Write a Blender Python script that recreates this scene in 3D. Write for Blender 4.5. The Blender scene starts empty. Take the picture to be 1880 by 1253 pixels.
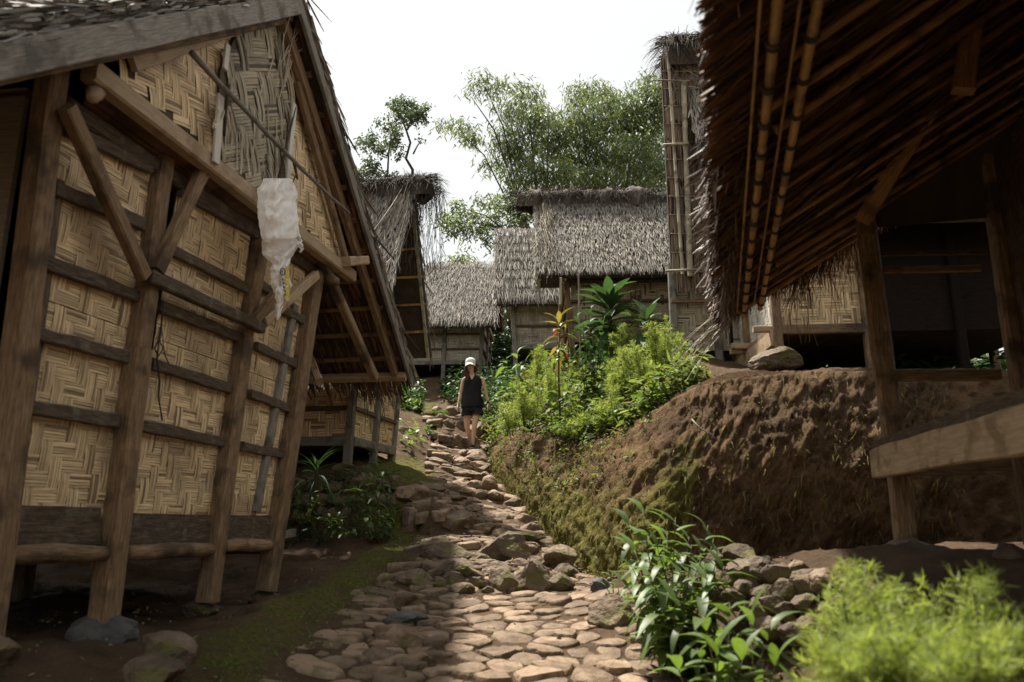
import bpy, math, random
import numpy as np
from mathutils import noise as mnoise, Vector
random.seed(7); RNG = np.random.default_rng(11)
scn = bpy.context.scene
V3 = lambda *a: np.array(a, float)

# ------------------------------------------------------------------ camera
F = 1380.0; PCX = 940.0; PCY = 626.5
PITCH = math.atan(311.0 / F); CP, SP = math.cos(PITCH), math.sin(PITCH)
cam_d = bpy.data.cameras.new('camera'); cam = bpy.data.objects.new('camera', cam_d)
scn.collection.objects.link(cam); scn.camera = cam
cam_d.sensor_width = 36; cam_d.lens = F / 1880 * 36
cam_d.clip_start = 0.05; cam_d.clip_end = 3000
cam.location = (0, 0, 0); cam.rotation_euler = (math.pi / 2 + PITCH, 0, 0)
cam_d.dof.use_dof = True; cam_d.dof.focus_distance = 12.5; cam_d.dof.aperture_fstop = 2.0

# ------------------------------------------------------------------ sky, sun, exposure
SUN_AZ = math.radians(-36); SUN_EL = math.radians(64)      # azimuth from +Y, negative = to the left
world = bpy.data.worlds.new('World'); scn.world = world; world.use_nodes = True
nt = world.node_tree; nt.nodes.clear()
wo = nt.nodes.new('ShaderNodeOutputWorld'); bg = nt.nodes.new('ShaderNodeBackground')
sky = nt.nodes.new('ShaderNodeTexSky'); sky.sky_type = 'NISHITA'; sky.sun_disc = False
sky.sun_elevation = SUN_EL; sky.sun_rotation = SUN_AZ
sky.air_density = 1.5; sky.dust_density = 4.0
mixw = nt.nodes.new('ShaderNodeMix'); mixw.data_type = 'RGBA'
mixw.inputs['Factor'].default_value = 0.84
mixw.inputs['B'].default_value = (4.6, 4.58, 4.38, 1)      # thin bright overcast veil
nt.links.new(sky.outputs[0], mixw.inputs['A']); nt.links.new(mixw.outputs['Result'], bg.inputs[0])
bg.inputs[1].default_value = 0.1
nt.links.new(bg.outputs[0], wo.inputs[0])
sun_d = bpy.data.lights.new('sun', 'SUN'); sun = bpy.data.objects.new('sun', sun_d)
scn.collection.objects.link(sun)
sun_d.energy = 5.0; sun_d.angle = math.radians(2.6); sun_d.color = (1.0, 0.94, 0.83)
SDIR = Vector((math.sin(SUN_AZ) * math.cos(SUN_EL), math.cos(SUN_AZ) * math.cos(SUN_EL), math.sin(SUN_EL)))
sun.rotation_euler = SDIR.to_track_quat('Z', 'Y').to_euler()
scn.view_settings.view_transform = 'Standard'; scn.view_settings.look = 'None'
scn.view_settings.exposure = 1.12; scn.view_settings.gamma = 1.0
scn.view_settings.use_curve_mapping = False
scn.render.engine = 'CYCLES'
scn.cycles.max_bounces = 6; scn.cycles.transparent_max_bounces = 8

# ------------------------------------------------------------------ geometry helpers
def ray(x, y):
    u = (x - PCX) / F; v = -(y - PCY) / F
    return V3(u, CP - v * SP, SP + v * CP)
def at(x, y, Y):
    r = ray(x, y); return r * (Y / r[1])
def onp(x, y, p0, n):
    r = ray(x, y); return r * (np.dot(p0, n) / np.dot(r, n))
def unit(v):
    v = np.asarray(v, float); return v / max(1e-9, np.linalg.norm(v))
def dirD(a): return V3(math.sin(a), math.cos(a), 0)
def dirN(a): return V3(math.cos(a), -math.sin(a), 0)
UP = V3(0, 0, 1)
def R(a, b): return random.uniform(a, b)

class MB:
    """collects faces; batches are numpy blocks"""
    def __init__(s): s.v = []; s.n = 0; s.loops = []; s.sizes = []; s.uv = []; s.r = []; s.sm = []
    def add(s, verts, faces, uvs=None, r=None, smooth=False):
        verts = np.asarray(verts, float)
        if r is None: r = random.random()
        for i, f in enumerate(faces):
            s.loops.append(np.asarray(f) + s.n); s.sizes.append([len(f)])
            if uvs is not None: s.uv.append(np.asarray(uvs[i], float))
            else: s.uv.append(verts[list(f)][:, :2])
        s.r.append(np.full(len(faces), r)); s.sm.append(np.full(len(faces), smooth))
        s.v.append(verts); s.n += len(verts)
    def batch(s, V, faces, uvt, rnd, smooth=False):
        """V (k,m,3) instances of a template with m verts; faces (f,q) same size; uvt (m,2)"""
        k, m, _ = V.shape; f = np.asarray(faces); q = f.shape[1]
        idx = (np.arange(k)[:, None, None] * m + f[None]) + s.n
        s.loops.append(idx.reshape(-1)); s.sizes.append(np.full(k * len(f), q))
        if uvt.ndim == 2: u = np.broadcast_to(uvt[f][None], (k,) + f.shape + (2,))
        else: u = uvt[:, f]
        s.uv.append(u.reshape(-1, 2)); s.r.append(np.repeat(rnd, len(f)))
        s.sm.append(np.full(k * len(f), smooth)); s.v.append(V.reshape(-1, 3)); s.n += k * m
    def mesh(s, name, origin=(0, 0, 0)):
        me = bpy.data.meshes.new(name)
        if s.n == 0: return me
        v = np.concatenate(s.v) - np.asarray(origin, float)
        lo = np.concatenate([np.asarray(a).reshape(-1) for a in s.loops]).astype(np.int32)
        sz = np.concatenate([np.asarray(a).reshape(-1) for a in s.sizes]).astype(np.int32)
        st = np.concatenate([[0], np.cumsum(sz)[:-1]]).astype(np.int32)
        me.vertices.add(len(v)); me.vertices.foreach_set('co', v.astype(np.float32).ravel())
        me.loops.add(len(lo)); me.loops.foreach_set('vertex_index', lo)
        me.polygons.add(len(sz)); me.polygons.foreach_set('loop_start', st)
        try: me.polygons.foreach_set('loop_total', sz)
        except Exception: pass
        me.polygons.foreach_set('use_smooth', np.concatenate(s.sm).astype(bool))
        uvl = me.uv_layers.new(name='UVMap')
        uvl.data.foreach_set('uv', np.concatenate(s.uv).astype(np.float32).ravel())
        at_ = me.attributes.new('rnd', 'FLOAT', 'FACE')
        at_.data.foreach_set('value', np.concatenate(s.r).astype(np.float32))
        me.update(calc_edges=True); me.validate()
        return me

def props(o, label=None, cat=None, group=None, kind=None):
    if label: o['label'] = label
    if cat: o['category'] = cat
    if group: o['group'] = group
    if kind: o['kind'] = kind
    return o
def link(o, parent=None):
    scn.collection.objects.link(o)
    if parent is not None: o.parent = parent
    return o
ORG = {}
def thing(name, loc, label, cat, group=None):
    o = bpy.data.objects.new(name, None); o.location = loc; link(o)
    o.empty_display_size = 0.2; ORG[o.name] = np.asarray(loc, float)
    return props(o, label, cat, group)
def part(name, mb, mat, parent=None, label=None, cat=None, group=None, kind=None):
    if parent is None:
        V = np.concatenate(mb.v); lo = V.min(0); hi = V.max(0)
        org = V3((lo[0] + hi[0]) / 2, (lo[1] + hi[1]) / 2, lo[2])
        if kind == 'structure': org = V3(0, 0, 0)
    else: org = ORG[parent.name]
    me = mb.mesh(name, org); me.materials.append(mat)
    o = bpy.data.objects.new(name, me)
    if parent is None: o.location = org
    link(o, parent); ORG[o.name] = org
    return props(o, label, cat, group, kind)

def frame(a, b, n):
    ax = unit(b - a); n = np.asarray(n, float); s = unit(np.cross(ax, n)); n = unit(np.cross(s, ax)); return ax, s, n
def beam(mb, a, b, w, h, n=UP, rough=0.06, seg=4, w2=None, bow=0.0, r=None, ch=0.14):
    """hand hewn timber: w across, h along n, chamfered edges, slightly uneven"""
    a = np.asarray(a, float); b = np.asarray(b, float)
    ax, s, n = frame(a, b, n); L = np.linalg.norm(b - a); w2 = w2 or w
    rings = []; uvs = []
    o = random.random() * 20
    for i in range(seg + 1):
        t = i / seg
        ww = (w * (1 - t) + w2 * t) * (1 + R(-rough, rough)) / 2; hh = h * (1 + R(-rough, rough)) / 2
        c = a + (b - a) * t + s * R(-rough, rough) * w * .4 + n * (R(-rough, rough) * h * .4 + bow * math.sin(math.pi * t))
        k = ch * min(ww, hh) * 2
        prof = [(-ww + k, -hh), (ww - k, -hh), (ww, -hh + k), (ww, hh - k), (ww - k, hh), (-ww + k, hh), (-ww, hh - k), (-ww, -hh + k)]
        rings.append([c + s * x + n * y for x, y in prof])
    V = [p for rg in rings for p in rg]; per = [0, 2 * w - 4 * 0, 2 * w, 2 * w + h, 2 * w + h, 3 * w + h, 3 * w + h, 3 * w + 2 * h, 3 * w + 2 * h]
    pv = [0, w, w * 1.1, w * 1.1 + h, w * 1.2 + h, w * 2.2 + h, w * 2.3 + h, w * 2.3 + 2 * h, w * 2.4 + 2 * h]
    fs = []
    for i in range(seg):
        for j in range(8):
            j2 = (j + 1) % 8; fs.append((i * 8 + j, i * 8 + j2, i * 8 + 8 + j2, i * 8 + 8 + j))
            u0 = o + L * i / seg; u1 = o + L * (i + 1) / seg
            uvs.append([(u0, o + pv[j]), (u0, o + pv[j + 1]), (u1, o + pv[j + 1]), (u1, o + pv[j])])
    fs.append(tuple(range(7, -1, -1))); fs.append(tuple(range(seg * 8, seg * 8 + 8)))
    for base in (0, 1): uvs.append([(o + .02 * math.cos(j), o + .02 * math.sin(j)) for j in range(8)])
    mb.add(V, fs, uvs, r)
def tube(mb, pts, rad, sides=8, r=None, cap=True, smooth=True):
    pts = [np.asarray(p, float) for p in pts]; k = len(pts)
    rads = rad if hasattr(rad, '__len__') else [rad] * k
    V = []; ref = V3(0, 0, 1)
    ln = [0]
    for i in range(1, k): ln.append(ln[-1] + np.linalg.norm(pts[i] - pts[i - 1]))
    for i in range(k):
        t = unit(pts[min(i + 1, k - 1)] - pts[max(i - 1, 0)])
        q = ref if abs(t[2]) < .9 else V3(1, 0, 0)
        s = unit(np.cross(t, q)); u = np.cross(s, t)
        for j in range(sides):
            a = 2 * math.pi * j / sides; V.append(pts[i] + (s * math.cos(a) + u * math.sin(a)) * rads[i])
    fs = []; uvs = []; o = random.random() * 10
    for i in range(k - 1):
        for j in range(sides):
            j2 = (j + 1) % sides; fs.append((i * sides + j, i * sides + j2, (i + 1) * sides + j2, (i + 1) * sides + j))
            c = 2 * math.pi * rads[i] / sides
            uvs.append([(o + ln[i], c * j), (o + ln[i], c * (j + 1)), (o + ln[i + 1], c * (j + 1)), (o + ln[i + 1], c * j)])
    if cap:
        fs.append(tuple(range(sides - 1, -1, -1))); fs.append(tuple(range((k - 1) * sides, k * sides)))
        uvs += [[(o, 0.01 * j) for j in range(sides)]] * 2
    mb.add(V, fs, uvs, r, smooth)
def bamboo(mb, a, b, r0, r1=None, node=0.3, bow=0.0, sides=8):
    a = np.asarray(a, float); b = np.asarray(b, float); L = np.linalg.norm(b - a); r1 = r1 or r0
    pts = []; rr = []; n = max(1, int(L / node)); off = V3(R(-1, 1), R(-1, 1), R(-1, 1)) * bow
    for i in range(n + 1):
        for d, m in ((-.012, 1.0), (0, 1.16), (.012, 1.0)):
            t = min(1, max(0, i / n + d / L * 1.0))
            pts.append(a + (b - a) * t + off * math.sin(math.pi * t)); rr.append((r0 + (r1 - r0) * t) * m)
    # drop duplicates at the ends
    pts = pts[1:-1]; rr = rr[1:-1]
    tube(mb, pts, rr, sides)
def board(mb, a, b, c, d, th, r=None):
    """slab from quad a b c d with thickness th along its normal"""
    q = [np.asarray(p, float) for p in (a, b, c, d)]; n = unit(np.cross(q[1] - q[0], q[3] - q[0])) * th
    V = q + [p + n for p in q]; L = np.linalg.norm(q[1] - q[0]); H = np.linalg.norm(q[3] - q[0]); o = random.random() * 9
    fs = [(3, 2, 1, 0), (4, 5, 6, 7), (0, 1, 5, 4), (1, 2, 6, 5), (2, 3, 7, 6), (3, 0, 4, 7)]
    A = [(o, o), (o + L, o), (o + L, o + H), (o, o + H)]
    uvs = [[A[3], A[2], A[1], A[0]], A, [A[0], A[1], A[1], A[0]], [A[1], A[2], A[2], A[1]], [A[2], A[3], A[3], A[2]], [A[3], A[0], A[0], A[3]]]
    mb.add(V, fs, uvs, r)

def icos(sub):
    t = (1 + 5 ** .5) / 2
    v = [unit(p) for p in [(-1, t, 0), (1, t, 0), (-1, -t, 0), (1, -t, 0), (0, -1, t), (0, 1, t), (0, -1, -t), (0, 1, -t), (t, 0, -1), (t, 0, 1), (-t, 0, -1), (-t, 0, 1)]]
    f = [(0, 11, 5), (0, 5, 1), (0, 1, 7), (0, 7, 10), (0, 10, 11), (1, 5, 9), (5, 11, 4), (11, 10, 2), (10, 7, 6), (7, 1, 8), (3, 9, 4), (3, 4, 2), (3, 2, 6), (3, 6, 8), (3, 8, 9), (4, 9, 5), (2, 4, 11), (6, 2, 10), (8, 6, 7), (9, 8, 1)]
    for _ in range(sub):
        mid = {}; nf = []
        def m(a, b):
            k = (min(a, b), max(a, b))
            if k not in mid: mid[k] = len(v); v.append(unit(v[a] + v[b]))
            return mid[k]
        for a, b, c in f:
            x, y, z = m(a, b), m(b, c), m(c, a); nf += [(a, x, z), (b, y, x), (c, z, y), (x, y, z)]
        f = nf
    return np.array(v), f
ICO = {k: icos(k) for k in (1, 2, 3)}
def stone_mb(sx, sy, sz, seed, sub=2, cuts=9, rot=None):
    """boulder with flat broken faces, about centre 0"""
    v, f = ICO[sub]; v = v.copy(); rg = random.Random(seed)
    P = []
    for _ in range(cuts):
        n = unit([rg.uniform(-1, 1), rg.uniform(-1, 1), rg.uniform(-.6, 1)]); P.append((n, rg.uniform(.55, .86)))
    for n, d in P:
        e = v @ n - d; v -= np.outer(np.clip(e, 0, None) * 1.0, n)
    for i in range(len(v)):
        q = Vector(v[i] * 1.7 + seed * 3.1)
        v[i] *= 1 + .12 * mnoise.noise(q) + .07 * mnoise.noise(q * 2.7) + .03 * mnoise.noise(q * 6)
    v = v * np.array([sx, sy, sz]) * 1.2
    a = rg.uniform(0, 6.28) if rot is None else rot
    c, s = math.cos(a), math.sin(a)
    if rot is not None: v = v @ np.array([[c, 0, -s], [0, 1, 0], [s, 0, c]])
    mb = MB(); mb.add(v, f, None, rg.random(), True); return mb

# ------------------------------------------------------------------ materials
def newmat(name):
    m = bpy.data.materials.new(name); m.use_nodes = True; t = m.node_tree; t.nodes.clear()
    o = t.nodes.new('ShaderNodeOutputMaterial'); b = t.nodes.new('ShaderNodeBsdfPrincipled')
    t.links.new(b.outputs[0], o.inputs[0]); return m, t, b, o
def mk(name, cols, scale=5, stretch=(1, 1, 1), coord='UV', rough=.8, bump=.3, bscale=None, rndamt=.5,
       spec=.3, trans=0.0, moss=None, mosscale=1.5, mossth=.55, dirt=None, dirtscale=3, detail=6, bdist=.01, metal=0, twocol=None):
    m, t, b, out = newmat(name); N = t.nodes.new; L = t.links.new
    tc = N('ShaderNodeTexCoord'); mp = N('ShaderNodeMapping'); mp.inputs['Scale'].default_value = stretch
    L(tc.outputs[coord], mp.inputs[0])
    oi = N('ShaderNodeObjectInfo'); at_ = N('ShaderNodeAttribute'); at_.attribute_name = 'rnd'
    ad = N('ShaderNodeMath'); ad.operation = 'ADD'; L(oi.outputs['Random'], ad.inputs[0]); L(at_.outputs['Fac'], ad.inputs[1])
    fr = N('ShaderNodeMath'); fr.operation = 'FRACT'; L(ad.outputs[0], fr.inputs[0])
    va = N('ShaderNodeVectorMath'); va.operation = 'ADD'; cx = N('ShaderNodeCombineXYZ')
    ml = N('ShaderNodeMath'); ml.operation = 'MULTIPLY'; ml.inputs[1].default_value = 37.0; L(fr.outputs[0], ml.inputs[0])
    L(ml.outputs[0], cx.inputs[2]); L(mp.outputs[0], va.inputs[0]); L(cx.outputs[0], va.inputs[1])
    n1 = N('ShaderNodeTexNoise'); n1.inputs['Scale'].default_value = scale; n1.inputs['Detail'].default_value = detail
    n1.inputs['Roughness'].default_value = .65; L(va.outputs[0], n1.inputs['Vector'])
    rp = N('ShaderNodeValToRGB'); L(n1.outputs['Fac'], rp.inputs[0])
    el = rp.color_ramp.elements
    k = len(cols)
    el[0].position = .28; el[0].color = (*cols[0], 1); el[1].position = .72; el[1].color = (*cols[-1], 1)
    for i in range(1, k - 1):
        e = el.new(.28 + .44 * i / (k - 1)); e.color = (*cols[i], 1)
    col = rp.outputs[0]
    # per piece brightness
    mr = N('ShaderNodeMapRange'); mr.inputs['To Min'].default_value = 1 - rndamt; mr.inputs['To Max'].default_value = 1 + rndamt
    L(fr.outputs[0], mr.inputs['Value'])
    vm = N('ShaderNodeVectorMath'); vm.operation = 'SCALE'; L(col, vm.inputs[0]); L(mr.outputs[0], vm.inputs['Scale']); col = vm.outputs[0]
    if twocol:
        f2 = N('ShaderNodeMath'); f2.operation = 'MULTIPLY'; f2.inputs[1].default_value = 7.31; L(fr.outputs[0], f2.inputs[0])
        f3 = N('ShaderNodeMath'); f3.operation = 'FRACT'; L(f2.outputs[0], f3.inputs[0])
        f4 = N('ShaderNodeMath'); f4.operation = 'GREATER_THAN'; f4.inputs[1].default_value = 1 - twocol[1]; L(f3.outputs[0], f4.inputs[0])
        mx = N('ShaderNodeMix'); mx.data_type = 'RGBA'; L(f4.outputs[0], mx.inputs['Factor']); L(col, mx.inputs['A']); mx.inputs['B'].default_value = (*twocol[0], 1); col = mx.outputs['Result']
    for spec_, sc, th in ((dirt, dirtscale, .52), (moss, mosscale, mossth)):
        if spec_ is None: continue
        n2 = N('ShaderNodeTexNoise'); n2.inputs['Scale'].default_value = sc; n2.inputs['Detail'].default_value = 5
        L(tc.outputs['Object'], n2.inputs['Vector'])
        r2 = N('ShaderNodeMapRange'); r2.inputs['From Min'].default_value = th; r2.inputs['From Max'].default_value = th + .13; r2.inputs['To Max'].default_value = .85
        L(n2.outputs['Fac'], r2.inputs['Value'])
        mx = N('ShaderNodeMix'); mx.data_type = 'RGBA'; L(r2.outputs[0], mx.inputs['Factor']); L(col, mx.inputs['A']); mx.inputs['B'].default_value = (*spec_, 1); col = mx.outputs['Result']
    L(col, b.inputs['Base Color']); b.inputs['Roughness'].default_value = rough
    b.inputs['Specular IOR Level'].default_value = spec; b.inputs['Metallic'].default_value = metal
    if bump:
        n3 = N('ShaderNodeTexNoise'); n3.inputs['Scale'].default_value = bscale or scale * 2; n3.inputs['Detail'].default_value = 5
        L(va.outputs[0], n3.inputs['Vector'])
        bp = N('ShaderNodeBump'); bp.inputs['Strength'].default_value = bump; bp.inputs['Distance'].default_value = bdist
        L(n3.outputs['Fac'], bp.inputs['Height']); L(bp.outputs[0], b.inputs['Normal'])
    if trans:
        tr = N('ShaderNodeBsdfTranslucent'); ms = N('ShaderNodeMixShader'); ms.inputs[0].default_value = trans
        hs = N('ShaderNodeHueSaturation'); hs.inputs['Hue'].default_value = .485; hs.inputs['Saturation'].default_value = 1.1; hs.inputs['Value'].default_value = 1.9
        L(col, hs.inputs['Color']); L(hs.outputs[0], tr.inputs[0])
        L(b.outputs[0], ms.inputs[1]); L(tr.outputs[0], ms.inputs[2]); L(ms.outputs[0], out.inputs[0])
    return m
M = {}
M['wood'] = mk('weathered_wood', [(.07, .042, .022), (.19, .122, .066), (.33, .225, .13)], 6, (1.2, 14, 1), rough=.78, bump=.6, rndamt=.18, dirt=(.05, .034, .022), dirtscale=4)
M['wood_orange'] = mk('ochre_hewn_wood', [(.12, .06, .022), (.24, .125, .05), (.34, .19, .085)], 6, (1.2, 14, 1), rough=.75, bump=.5, rndamt=.1, dirt=(.09, .05, .025), dirtscale=4)
M['wood_white'] = mk('pale_bare_slat', [(.4, .36, .3), (.52, .48, .41), (.6, .56, .49)], 5, (1, 12, 1), rough=.75, bump=.3, rndamt=.05)
M['wood_pale'] = mk('pale_planed_wood', [(.26, .18, .10), (.36, .26, .16), (.44, .34, .22)], 5, (1, 12, 1), rough=.75, bump=.4, rndamt=.12, dirt=(.2, .13, .07), dirtscale=6)
M['wood_grey'] = mk('silvered_grey_wood', [(.10, .09, .075), (.19, .17, .145), (.28, .26, .225)], 6, (1.5, 18, 1), rough=.85, bump=.7, rndamt=.15, dirt=(.08, .07, .055), dirtscale=5)
M['wood_dark'] = mk('dark_aged_wood', [(.03, .021, .014), (.085, .06, .04), (.17, .13, .088)], 6, (1.5, 12, 1), rough=.82, bump=.6, rndamt=.2, moss=(.15, .14, .1), mosscale=9, mossth=.58)
M['shade_black'] = mk('shade_black_boards', [(.008, .006, .005), (.016, .012, .009), (.022, .016, .012)], 6, (1.5, 12, 1), rough=1.0, bump=.4, rndamt=.2, spec=.05)  # near-black base colour stands in for the unlit interior
M['wood_red'] = mk('reddish_planks', [(.06, .028, .014), (.12, .055, .028), (.17, .085, .045)], 5, (1, 12, 1), rough=.8, bump=.4, rndamt=.2, dirt=(.04, .02, .012), dirtscale=3)
M['weave'] = mk('split_bamboo_strips', [(.42, .29, .15), (.66, .49, .28), (.78, .63, .41)], 5, (1.2, 30, 1), rough=.62, bump=.35, rndamt=.26, twocol=((.26, .18, .1), .09), dirt=(.4, .29, .17), dirtscale=2.1)
M['weave_old'] = mk('weathered_grey_bamboo_strips', [(.2, .165, .11), (.33, .275, .19), (.45, .385, .28)], 5, (1.2, 30, 1), rough=.7, bump=.35, rndamt=.25, twocol=((.09, .07, .05), .12))
M['weave_shaded'] = mk('shade_darkened_matting', [(.05, .028, .013), (.09, .052, .025), (.14, .085, .042)], 5, (1.2, 20, 1), rough=.75, bump=.2, rndamt=.25)  # matting colour darkened to imitate the deep shade inside the shelter
M['weave_pale'] = mk('pale_bamboo_matting', [(.42, .39, .32), (.58, .54, .46), (.68, .64, .56)], 5, (1.2, 20, 1), rough=.7, bump=.2, rndamt=.15)
M['weave_far'] = mk('grey_bamboo_matting', [(.26, .23, .18), (.37, .33, .27), (.46, .42, .35)], 5, (1.2, 20, 1), rough=.75, bump=.2, rndamt=.2, dirt=(.2, .17, .13), dirtscale=3)
M['backing'] = mk('dark_matting_backing', [(.05, .035, .02), (.09, .065, .04)], 8, rough=.9, bump=.2, rndamt=.1)  # dark brown for backings and hidden walls
M['bamboo'] = mk('honey_bamboo', [(.27, .135, .042), (.43, .24, .085), (.54, .34, .15)], 4, (1, 16, 1), rough=.42, bump=.2, rndamt=.2, spec=.5, dirt=(.13, .08, .035), dirtscale=7)
M['bamboo_dark'] = mk('shade_darkened_bamboo', [(.13, .065, .022), (.25, .135, .048), (.38, .23, .09)], 4, (1, 16, 1), rough=.5, bump=.2, rndamt=.45, spec=.4, dirt=(.06, .035, .016), dirtscale=6)  # rafter colour darkened to imitate shade under the shelter roof
M['bamboo_grey'] = mk('greyed_bamboo', [(.17, .14, .095), (.28, .24, .17), (.38, .33, .25)], 4, (1, 16, 1), rough=.6, bump=.2, rndamt=.25, dirt=(.1, .08, .055), dirtscale=7)
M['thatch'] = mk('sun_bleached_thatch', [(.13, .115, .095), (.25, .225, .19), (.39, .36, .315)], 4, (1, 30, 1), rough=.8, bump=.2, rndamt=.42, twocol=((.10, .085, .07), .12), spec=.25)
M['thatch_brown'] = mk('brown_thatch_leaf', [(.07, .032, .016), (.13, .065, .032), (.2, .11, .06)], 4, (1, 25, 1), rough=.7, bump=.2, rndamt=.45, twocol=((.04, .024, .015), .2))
M['thatch_core'] = mk('thatch_bed', [(.03, .022, .016), (.07, .05, .035)], 10, rough=.95, bump=.4, rndamt=.1)
M['ijuk'] = mk('black_palm_fibre', [(.022, .018, .015), (.06, .048, .038), (.13, .11, .09)], 6, (1, 20, 1), rough=.85, bump=.6, rndamt=.4)
M['stone'] = mk('path_stone', [(.07, .046, .029), (.165, .113, .073), (.275, .2, .135)], 5.5, coord='Object', rough=.72, bump=1.0, bscale=13, rndamt=.34, bdist=.035, dirt=(.11, .07, .042), dirtscale=8, moss=(.1, .1, .03), mosscale=2.6, mossth=.6, twocol=((.25, .175, .115), .12), spec=.22)
M['boulder'] = mk('mossy_boulder', [(.05, .035, .023), (.12, .086, .057), (.21, .157, .108)], 6, coord='Object', rough=.82, bump=1, bscale=14, rndamt=.3, bdist=.05, moss=(.1, .1, .025), mosscale=4, mossth=.53, dirt=(.11, .068, .04), dirtscale=5)
M['rockdark'] = mk('dark_grey_rock', [(.035, .035, .033), (.08, .078, .072), (.13, .125, .115)], 4, coord='Object', rough=.75, bump=1, bscale=16, rndamt=.15, bdist=.02)
M['white'] = mk('torn_white_sacking', [(.72, .71, .68), (.82, .81, .79), (.86, .855, .84)], 4, coord='Object', rough=.6, bump=.5, bscale=25, rndamt=.05, trans=.4)
def leafm(name, c, rough=.45, trans=.35, rnd=.35, spec=.5, two=None):
    c = np.array(c); return mk(name, [tuple(c * .7), tuple(c), tuple(c * 1.3)], 6, (3, 3, 1), rough=rough, bump=.1, rndamt=rnd, trans=trans, spec=spec, twocol=two)
M['leaf_dark'] = leafm('dark_glossy_leaf', (.035, .075, .022), .5, .3, spec=.4)
M['leaf_mid'] = leafm('mid_green_leaf', (.08, .135, .026), .5, .4, spec=.6)
M['leaf_fern'] = leafm('feathery_bright_green', (.2, .255, .06), .6, .45, .3)
M['leaf_ground'] = leafm('undergrowth_leaf', (.10, .14, .032), .6, .4, .45, spec=.3, two=((.13, .11, .03), .12))
M['leaf_tree'] = leafm('tree_leaf', (.06, .09, .04), .5, .35, .4)
M['leaf_bamboo'] = leafm('bamboo_leaf', (.085, .12, .05), .5, .4, .45, two=((.13, .16, .03), .12))
M['leaf_yellow'] = leafm('yellow_red_leaf', (.17, .15, .035), .45, .35, .5, two=((.16, .05, .025), .2))
M['stem'] = mk('green_brown_stem', [(.06, .055, .02), (.12, .11, .04)], 6, rough=.6, bump=.3)
M['bark'] = mk('tree_bark', [(.05, .04, .03), (.11, .09, .07)], 8, rough=.9, bump=.6)
M['litter'] = mk('dry_leaf_litter', [(.14, .085, .045), (.26, .17, .1)], 6, rough=.8, bump=.2, rndamt=.5)

def ground_material(name, dry, wet, mossc, moss_bias, coord='Object'):
    m, t, b, out = newmat(name); N = t.nodes.new; L = t.links.new
    tc = N('ShaderNodeTexCoord')
    n1 = N('ShaderNodeTexNoise'); n1.inputs['Scale'].default_value = 2.2; n1.inputs['Detail'].default_value = 9; n1.inputs['Roughness'].default_value = .7
    L(tc.outputs[coord], n1.inputs['Vector'])
    r1 = N('ShaderNodeValToRGB'); r1.color_ramp.elements[0].position = .33; r1.color_ramp.elements[0].color = (*wet, 1)
    r1.color_ramp.elements[1].position = .66; r1.color_ramp.elements[1].color = (*dry, 1); L(n1.outputs['Fac'], r1.inputs[0])
    a = N('ShaderNodeAttribute'); a.attribute_name = 'moss'
    n2 = N('ShaderNodeTexNoise'); n2.inputs['Scale'].default_value = 4.5; n2.inputs['Detail'].default_value = 9; n2.inputs['Roughness'].default_value = .75
    L(tc.outputs[coord], n2.inputs['Vector'])
    ad = N('ShaderNodeMath'); ad.operation = 'ADD'; L(n2.outputs['Fac'], ad.inputs[0]); L(a.outputs['Fac'], ad.inputs[1])
    mr = N('ShaderNodeMapRange'); mr.inputs['From Min'].default_value = 1.0 - moss_bias; mr.inputs['From Max'].default_value = 1.22 - moss_bias; mr.inputs['To Max'].default_value = .92
    L(ad.outputs[0], mr.inputs['Value'])
    n4 = N('ShaderNodeTexNoise'); n4.inputs['Scale'].default_value = 40; n4.inputs['Detail'].default_value = 3; L(tc.outputs[coord], n4.inputs['Vector'])
    r4 = N('ShaderNodeValToRGB'); r4.color_ramp.elements[0].position = .35; r4.color_ramp.elements[0].color = (*[c * .45 for c in mossc], 1); r4.color_ramp.elements[1].position = .7; r4.color_ramp.elements[1].color = (*mossc, 1)
    L(n4.outputs['Fac'], r4.inputs[0])
    mx = N('ShaderNodeMix'); mx.data_type = 'RGBA'; L(mr.outputs[0], mx.inputs['Factor']); L(r1.outputs[0], mx.inputs['A']); L(r4.outputs[0], mx.inputs['B'])
    # grit
    vo = N('ShaderNodeTexVoronoi'); vo.inputs['Scale'].default_value = 55; L(tc.outputs[coord], vo.inputs['Vector'])
    rv = N('ShaderNodeMapRange'); rv.inputs['From Min'].default_value = .0; rv.inputs['From Max'].default_value = .35; rv.inputs['To Min'].default_value = 1.25; rv.inputs['To Max'].default_value = .85
    L(vo.outputs['Distance'], rv.inputs['Value'])
    vm = N('ShaderNodeVectorMath'); vm.operation = 'SCALE'; L(mx.outputs['Result'], vm.inputs[0]); L(rv.outputs[0], vm.inputs['Scale'])
    L(vm.outputs[0], b.inputs['Base Color']); b.inputs['Roughness'].default_value = .92; b.inputs['Specular IOR Level'].default_value = .2
    n3 = N('ShaderNodeTexNoise'); n3.inputs['Scale'].default_value = 18; n3.inputs['Detail'].default_value = 12; n3.inputs['Roughness'].default_value = .75; L(tc.outputs[coord], n3.inputs['Vector'])
    bp = N('ShaderNodeBump'); bp.inputs['Strength'].default_value = 1; bp.inputs['Distance'].default_value = .09
    L(n3.outputs['Fac'], bp.inputs['Height']); L(bp.outputs[0], b.inputs['Normal'])
    return m
M['ground'] = ground_material('trodden_brown_earth', (.2, .125, .07), (.085, .053, .031), (.2, .2, .03), -.03)
M['bank'] = ground_material('clay_bank', (.26, .155, .075), (.075, .042, .022), (.27, .25, .045), .03)

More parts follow.
